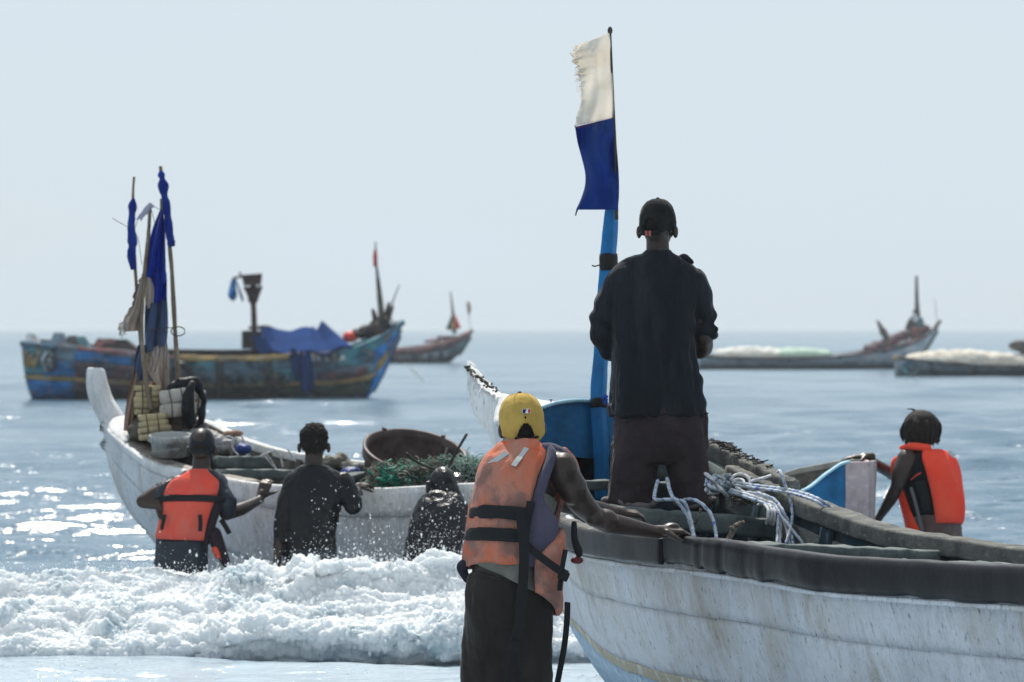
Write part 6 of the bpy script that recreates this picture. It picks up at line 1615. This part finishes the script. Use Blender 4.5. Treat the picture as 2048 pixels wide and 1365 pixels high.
o = fuse(mb, 'net_heap', m_dk, None, .05, 1, 1, lambda me: folds(me, .12, (2.2, 2.2, 2.2), 1, .05)); setp(o, 'dark brown net piled at the bow of the big boat', 'net')
o = MB().ell(P(701, 674, Y + 1.2), (.22, .2, .16)).obj('float', mat('orange_red_plastic', (.65, .06, .04), rough=.5), None); setp(o, 'orange red float between the blue tarpaulin and the bow net', 'float')
o = MB().ell(P(788, 646, Y + 1.1), (.18, .2, .12)).obj('white_bundle', mp_wht, None); setp(o, 'white bundle at the very bow of the big blue boat', 'bundle')

# second boat, behind the big one
Y = 223
st = [(P(620, 705, Y), P(622, 701, Y + 5), P(626, 732, Y + 2.5)), (P(700, 706, Y - .5), P(700, 702, Y + 6), P(700, 733, Y + 2.5)), (P(780, 702, Y - .5), P(780, 698, Y + 6), P(780, 733, Y + 2.5)),
      (P(850, 695, Y - .3), P(850, 691, Y + 5.5), P(845, 733, Y + 2.5)), (P(900, 681, Y + .5), P(903, 677, Y + 4.5), P(888, 731, Y + 2.5)), (P(925, 671, Y + 1.2), P(928, 667, Y + 4), P(913, 716, Y + 2.5)), (P(945, 660, Y + 2.3), P(946, 660, Y + 2.8), P(941, 675, Y + 2.5))]
t2, B_ = build_far('small painted fishing boat just behind the bow of the big blue boat', st,
    [('hull_plank', 0, 6, 0, .26, 0, mp_rust), ('hull_plank', 0, 6, .26, .60, -.02, mp_grey), ('hull_plank', 0, 6, .60, 1, -.03, mp_dark), ('painted_panel', 2.1, 2.6, .3, .56, .02, mp_wht), ('painted_panel', 2.75, 3.1, .3, .56, .02, mp_wht), ('painted_panel', 3.25, 3.5, .3, .56, .02, mp_wht), ('painted_panel', 3.7, 3.95, .3, .56, .02, mp_wht), ('painted_panel', 1.75, 2.0, .3, .58, .02, mp_rust), ('painted_panel', 4.2, 5.6, .30, .5, .02, mp_teal)],
    [(0, 6, mp_rust)], beams=(1, 2, 3, 4))
g = thing('flag_pole', P(908, 668, Y + 2.5), 'thin pole with a cone of red, yellow and green cloth on the small boat behind', 'pole')
MB().tube([P(901, 583, Y + 2.5), P(906, 630, Y + 2.5), P(909, 668, Y + 2.5)], [.03, .09, .13], 7, 8).obj('pole_shaft', mp_dark, g)
for a, m_ in (((897, 660), mp_green), ((906, 660), mp_yel), ((916, 658), m_redp)): 
    MB().tube([P(907 + (a[0] - 907) * .2, 630, Y + 2.4), P(*a, Y + 2.4)], [.05, .18], 7, 6).obj('coloured_cloth', m_, g)
o = MB().tube([P(936, 604, Y + 2.5), P(938, 618, Y + 2.5), P(937, 630, Y + 2.5)], [.09, .12, .05], 7, 8).tube([P(936, 604, Y + 2.5), P(941, 663, Y + 2.5)], .018, 5, 4).obj('pennant', mp_yel, None); setp(o, 'tiny ochre pennant on a thin stick at the bow of the small boat behind', 'pennant')
mb = MB(); mb.ell(P(865, 682, Y + 2.5), (.5, .5, .14)); mb.ell(P(895, 676, Y + 2.5), (.6, .5, .16)); o = mb.obj('net_heap', mp_maroon, None, disp=.08, dscale=2); setp(o, 'reddish nets lying in the small boat behind the big one', 'net')
o = MB().tube([P(812, 727, Y - 1), P(838, 752, 160), P(862, 778, 132), P(886, 800, 110)], .022, 5, 20).obj('mooring_line', mat('grey_line', (.2, .22, .22)), None); setp(o, 'thin mooring line running from the small boat down into the water', 'mooring line')

# third boat at the right
Y = 190
st = [(P(1392, 711, Y), P(1394, 709, Y + 3), P(1396, 745, Y + 2)), (P(1480, 715, Y - .5), P(1480, 711, Y + 5), P(1480, 746, Y + 2)), (P(1580, 716, Y - .5), P(1580, 712, Y + 5), P(1580, 746, Y + 2)), (P(1680, 711, Y - .5), P(1680, 707, Y + 5), P(1680, 746, Y + 2)),
      (P(1770, 699, Y), P(1770, 694, Y + 4.5), P(1760, 746, Y + 2)), (P(1830, 682, Y + .6), P(1832, 676, Y + 4), P(1808, 742, Y + 2)), (P(1860, 665, Y + 1.2), P(1862, 661, Y + 3), P(1846, 706, Y + 2)), (P(1880, 641, Y + 2), P(1881, 641, Y + 2.4), P(1877, 658, Y + 2.2))]
t3, B_ = build_far('long grey white fishing boat at the right with white and green nets', st, [('hull_plank', 0, 7, 0, .08, 0, mp_grey), ('hull_plank', 0, 7, .08, .62, -.02, paint('pale_blue_grey_boat_paint', (.46, .50, .54), (.44, .48, .52), (.38, .42, .44))), ('hull_plank', 0, 7, .62, 1, -.03, mp_green)], [(0, 3.2, mp_dark), (3.2, 6, mp_maroon), (6, 7, mp_dark)], beams=(1, 2, 3, 4))
for xa, xb, tp_, m_, lab in ((1438, 1560, 694, m_net_w, 'white net heap in the stern half of the long boat at the right'), (1540, 1650, 697, m_net_g, 'pale green net heap beside the white one in the long boat')):
    mb = MB()
    for k in range(7):
        u = k / 6; mb.ell(P(xa + (xb - xa) * (.08 + .84 * u), 709, Y + 2), (.55, .8, (709 - tp_) * Y / F * (.75 + .3 * math.sin(math.pi * u))))
    o = fuse(mb, 'net_heap', m_, None, .07, 2, 1, lambda me: folds(me, .05, (3, 3, 3), 4, .03)); setp(o, lab, 'net')
ph_ = thing('flag_pole', P(1835, 680, Y + 2.3), 'thick dark pole lashed with rags near the bow of the right boat', 'pole')
MB().tube([P(1833, 552, Y + 2.3), P(1834, 610, Y + 2.3), P(1838, 670, Y + 2.3)], [.06, .10, .2], 8, 10).obj('pole_shaft', m_dk, ph_)
for k, (x, y, r, m_) in enumerate(((1829, 640, .22, mp_wht), (1824, 655, .28, mp_dark), (1838, 650, .24, mp_teal), (1834, 628, .16, mp_dark), (1830, 662, .3, mp_rust), (1840, 668, .25, mp_dark))):
    MB().ell(P(x, y, Y + 2.1), (r, r, r * 1.6)).obj('lashed_rag', m_, ph_, disp=.08, dscale=3)
o = MB().tube([P(1780, 690, Y + 2), P(1766, 664, Y + 2), P(1754, 641, Y + 2)], [.05, .2, .05], 7, 9).obj('dark_rag_stick', mp_dark, None, disp=.03, dscale=3); setp(o, 'dark rag on a leaning stick amidships of the right boat', 'rag')
mb = MB()
for k in range(8): mb.ell(P(1745 + 14 * k, 696 - 5.5 * k, Y + 2.3), (.4, .6, .2))
o = fuse(mb, 'net_heap', mp_maroon, None, .06, 2, 1, lambda me: folds(me, .06, (3, 3, 3), 9, .03)); setp(o, 'brown netting heaped towards the bow of the right boat', 'net')
o = MB().tube([P(1869, 600, Y + 2.2), P(1874, 640, Y + 2.2), P(1876, 655, Y + 2.2)], .014, 5, 6).obj('thin_rod', m_dk, None); setp(o, 'very thin rod above the bow tip of the right boat', 'rod')

# fourth boat, cut by the right edge
Y = 163
st = [(P(1788, 713, Y), P(1796, 711, Y + 3), P(1792, 762, Y + 1.5)), (P(1860, 721, Y - .4), P(1862, 716, Y + 4), P(1860, 762, Y + 1.8)), (P(1950, 729, Y - .5), P(1950, 724, Y + 4.4), P(1950, 762, Y + 2)), (P(2050, 731, Y - .5), P(2050, 726, Y + 4.4), P(2050, 762, Y + 2)), (P(2170, 724, Y), P(2170, 719, Y + 4), P(2160, 762, Y + 2)), (P(2260, 700, Y + 1), P(2262, 697, Y + 3), P(2235, 740, Y + 2))]
t4, B_ = build_far('dark fishing boat with a white stern cut off by the right edge', st, [('hull_plank', 0, 1, 0, 1, .01, mp_wht), ('hull_plank', 1, 5, 0, .14, 0, mp_grey), ('hull_plank', 1, 5, .14, .7, -.02, paint('grey_boat_paint', (.22, .25, .28))), ('hull_plank', 1, 5, .7, 1, -.03, mp_dark)], [(0, 5, mp_dark)], beams=(1, 2, 3))
MB().tube([P(1822 + 13 * math.cos(a), 737 + 13 * math.sin(a), Y - .1) for a in np.linspace(0, 6.283, 16)], .10, 7, 40).obj('tyre_fender', mp_teal, t4)
MB().ell(P(1790, 718, Y - .2), (.1, .1, .1)).obj('orange_float', mp_yel, t4)
mb = MB()
for k in range(9):
    u = k / 8; mb.ell(P(1835 + 205 * u, 726, Y + 2), (.6, .9, (26 * (.55 + .5 * math.sin(math.pi * (.15 + .8 * u)))) * Y / F))
o = fuse(mb, 'net_heap', m_net_c, None, .07, 2, 1, lambda me: folds(me, .06, (2.5, 2.5, 2.5), 6, .03)); setp(o, 'long cream coloured net heap in the boat at the right edge', 'net')
mb = MB(); mb.ell(P(2040, 692, Y + 2), (.5, .3, .22)); mb.tube([P(2046, 690, Y + 2), P(2050, 735, Y + 2)], .14, 7, 6)
o = mb.obj('dark_canopy', mp_dark, None, disp=.05, dscale=2); setp(o, 'dark bundled canopy on a post at the right edge', 'canopy')
# ------------------------------------------------------------------ sea air
mb = MB(); mb.box((0, 6300, 1.9), (86000, 12900, 6.2))
hz = mb.obj('haze', None, None, smooth=False)
mh = bpy.data.materials.new('thin_sea_haze'); mh.use_nodes = True
nt = mh.node_tree; nt.nodes.remove(nt.nodes['Principled BSDF'])
pv = nt.nodes.new('ShaderNodeVolumePrincipled'); pv.inputs['Color'].default_value = (.72, .80, .86, 1); pv.inputs['Density'].default_value = .0004; pv.inputs['Anisotropy'].default_value = .2
nt.links.new(pv.outputs[0], nt.nodes['Material Output'].inputs['Volume'])
hz.data.materials.append(mh)
setp(hz, 'thin pale sea haze', kind='stuff')
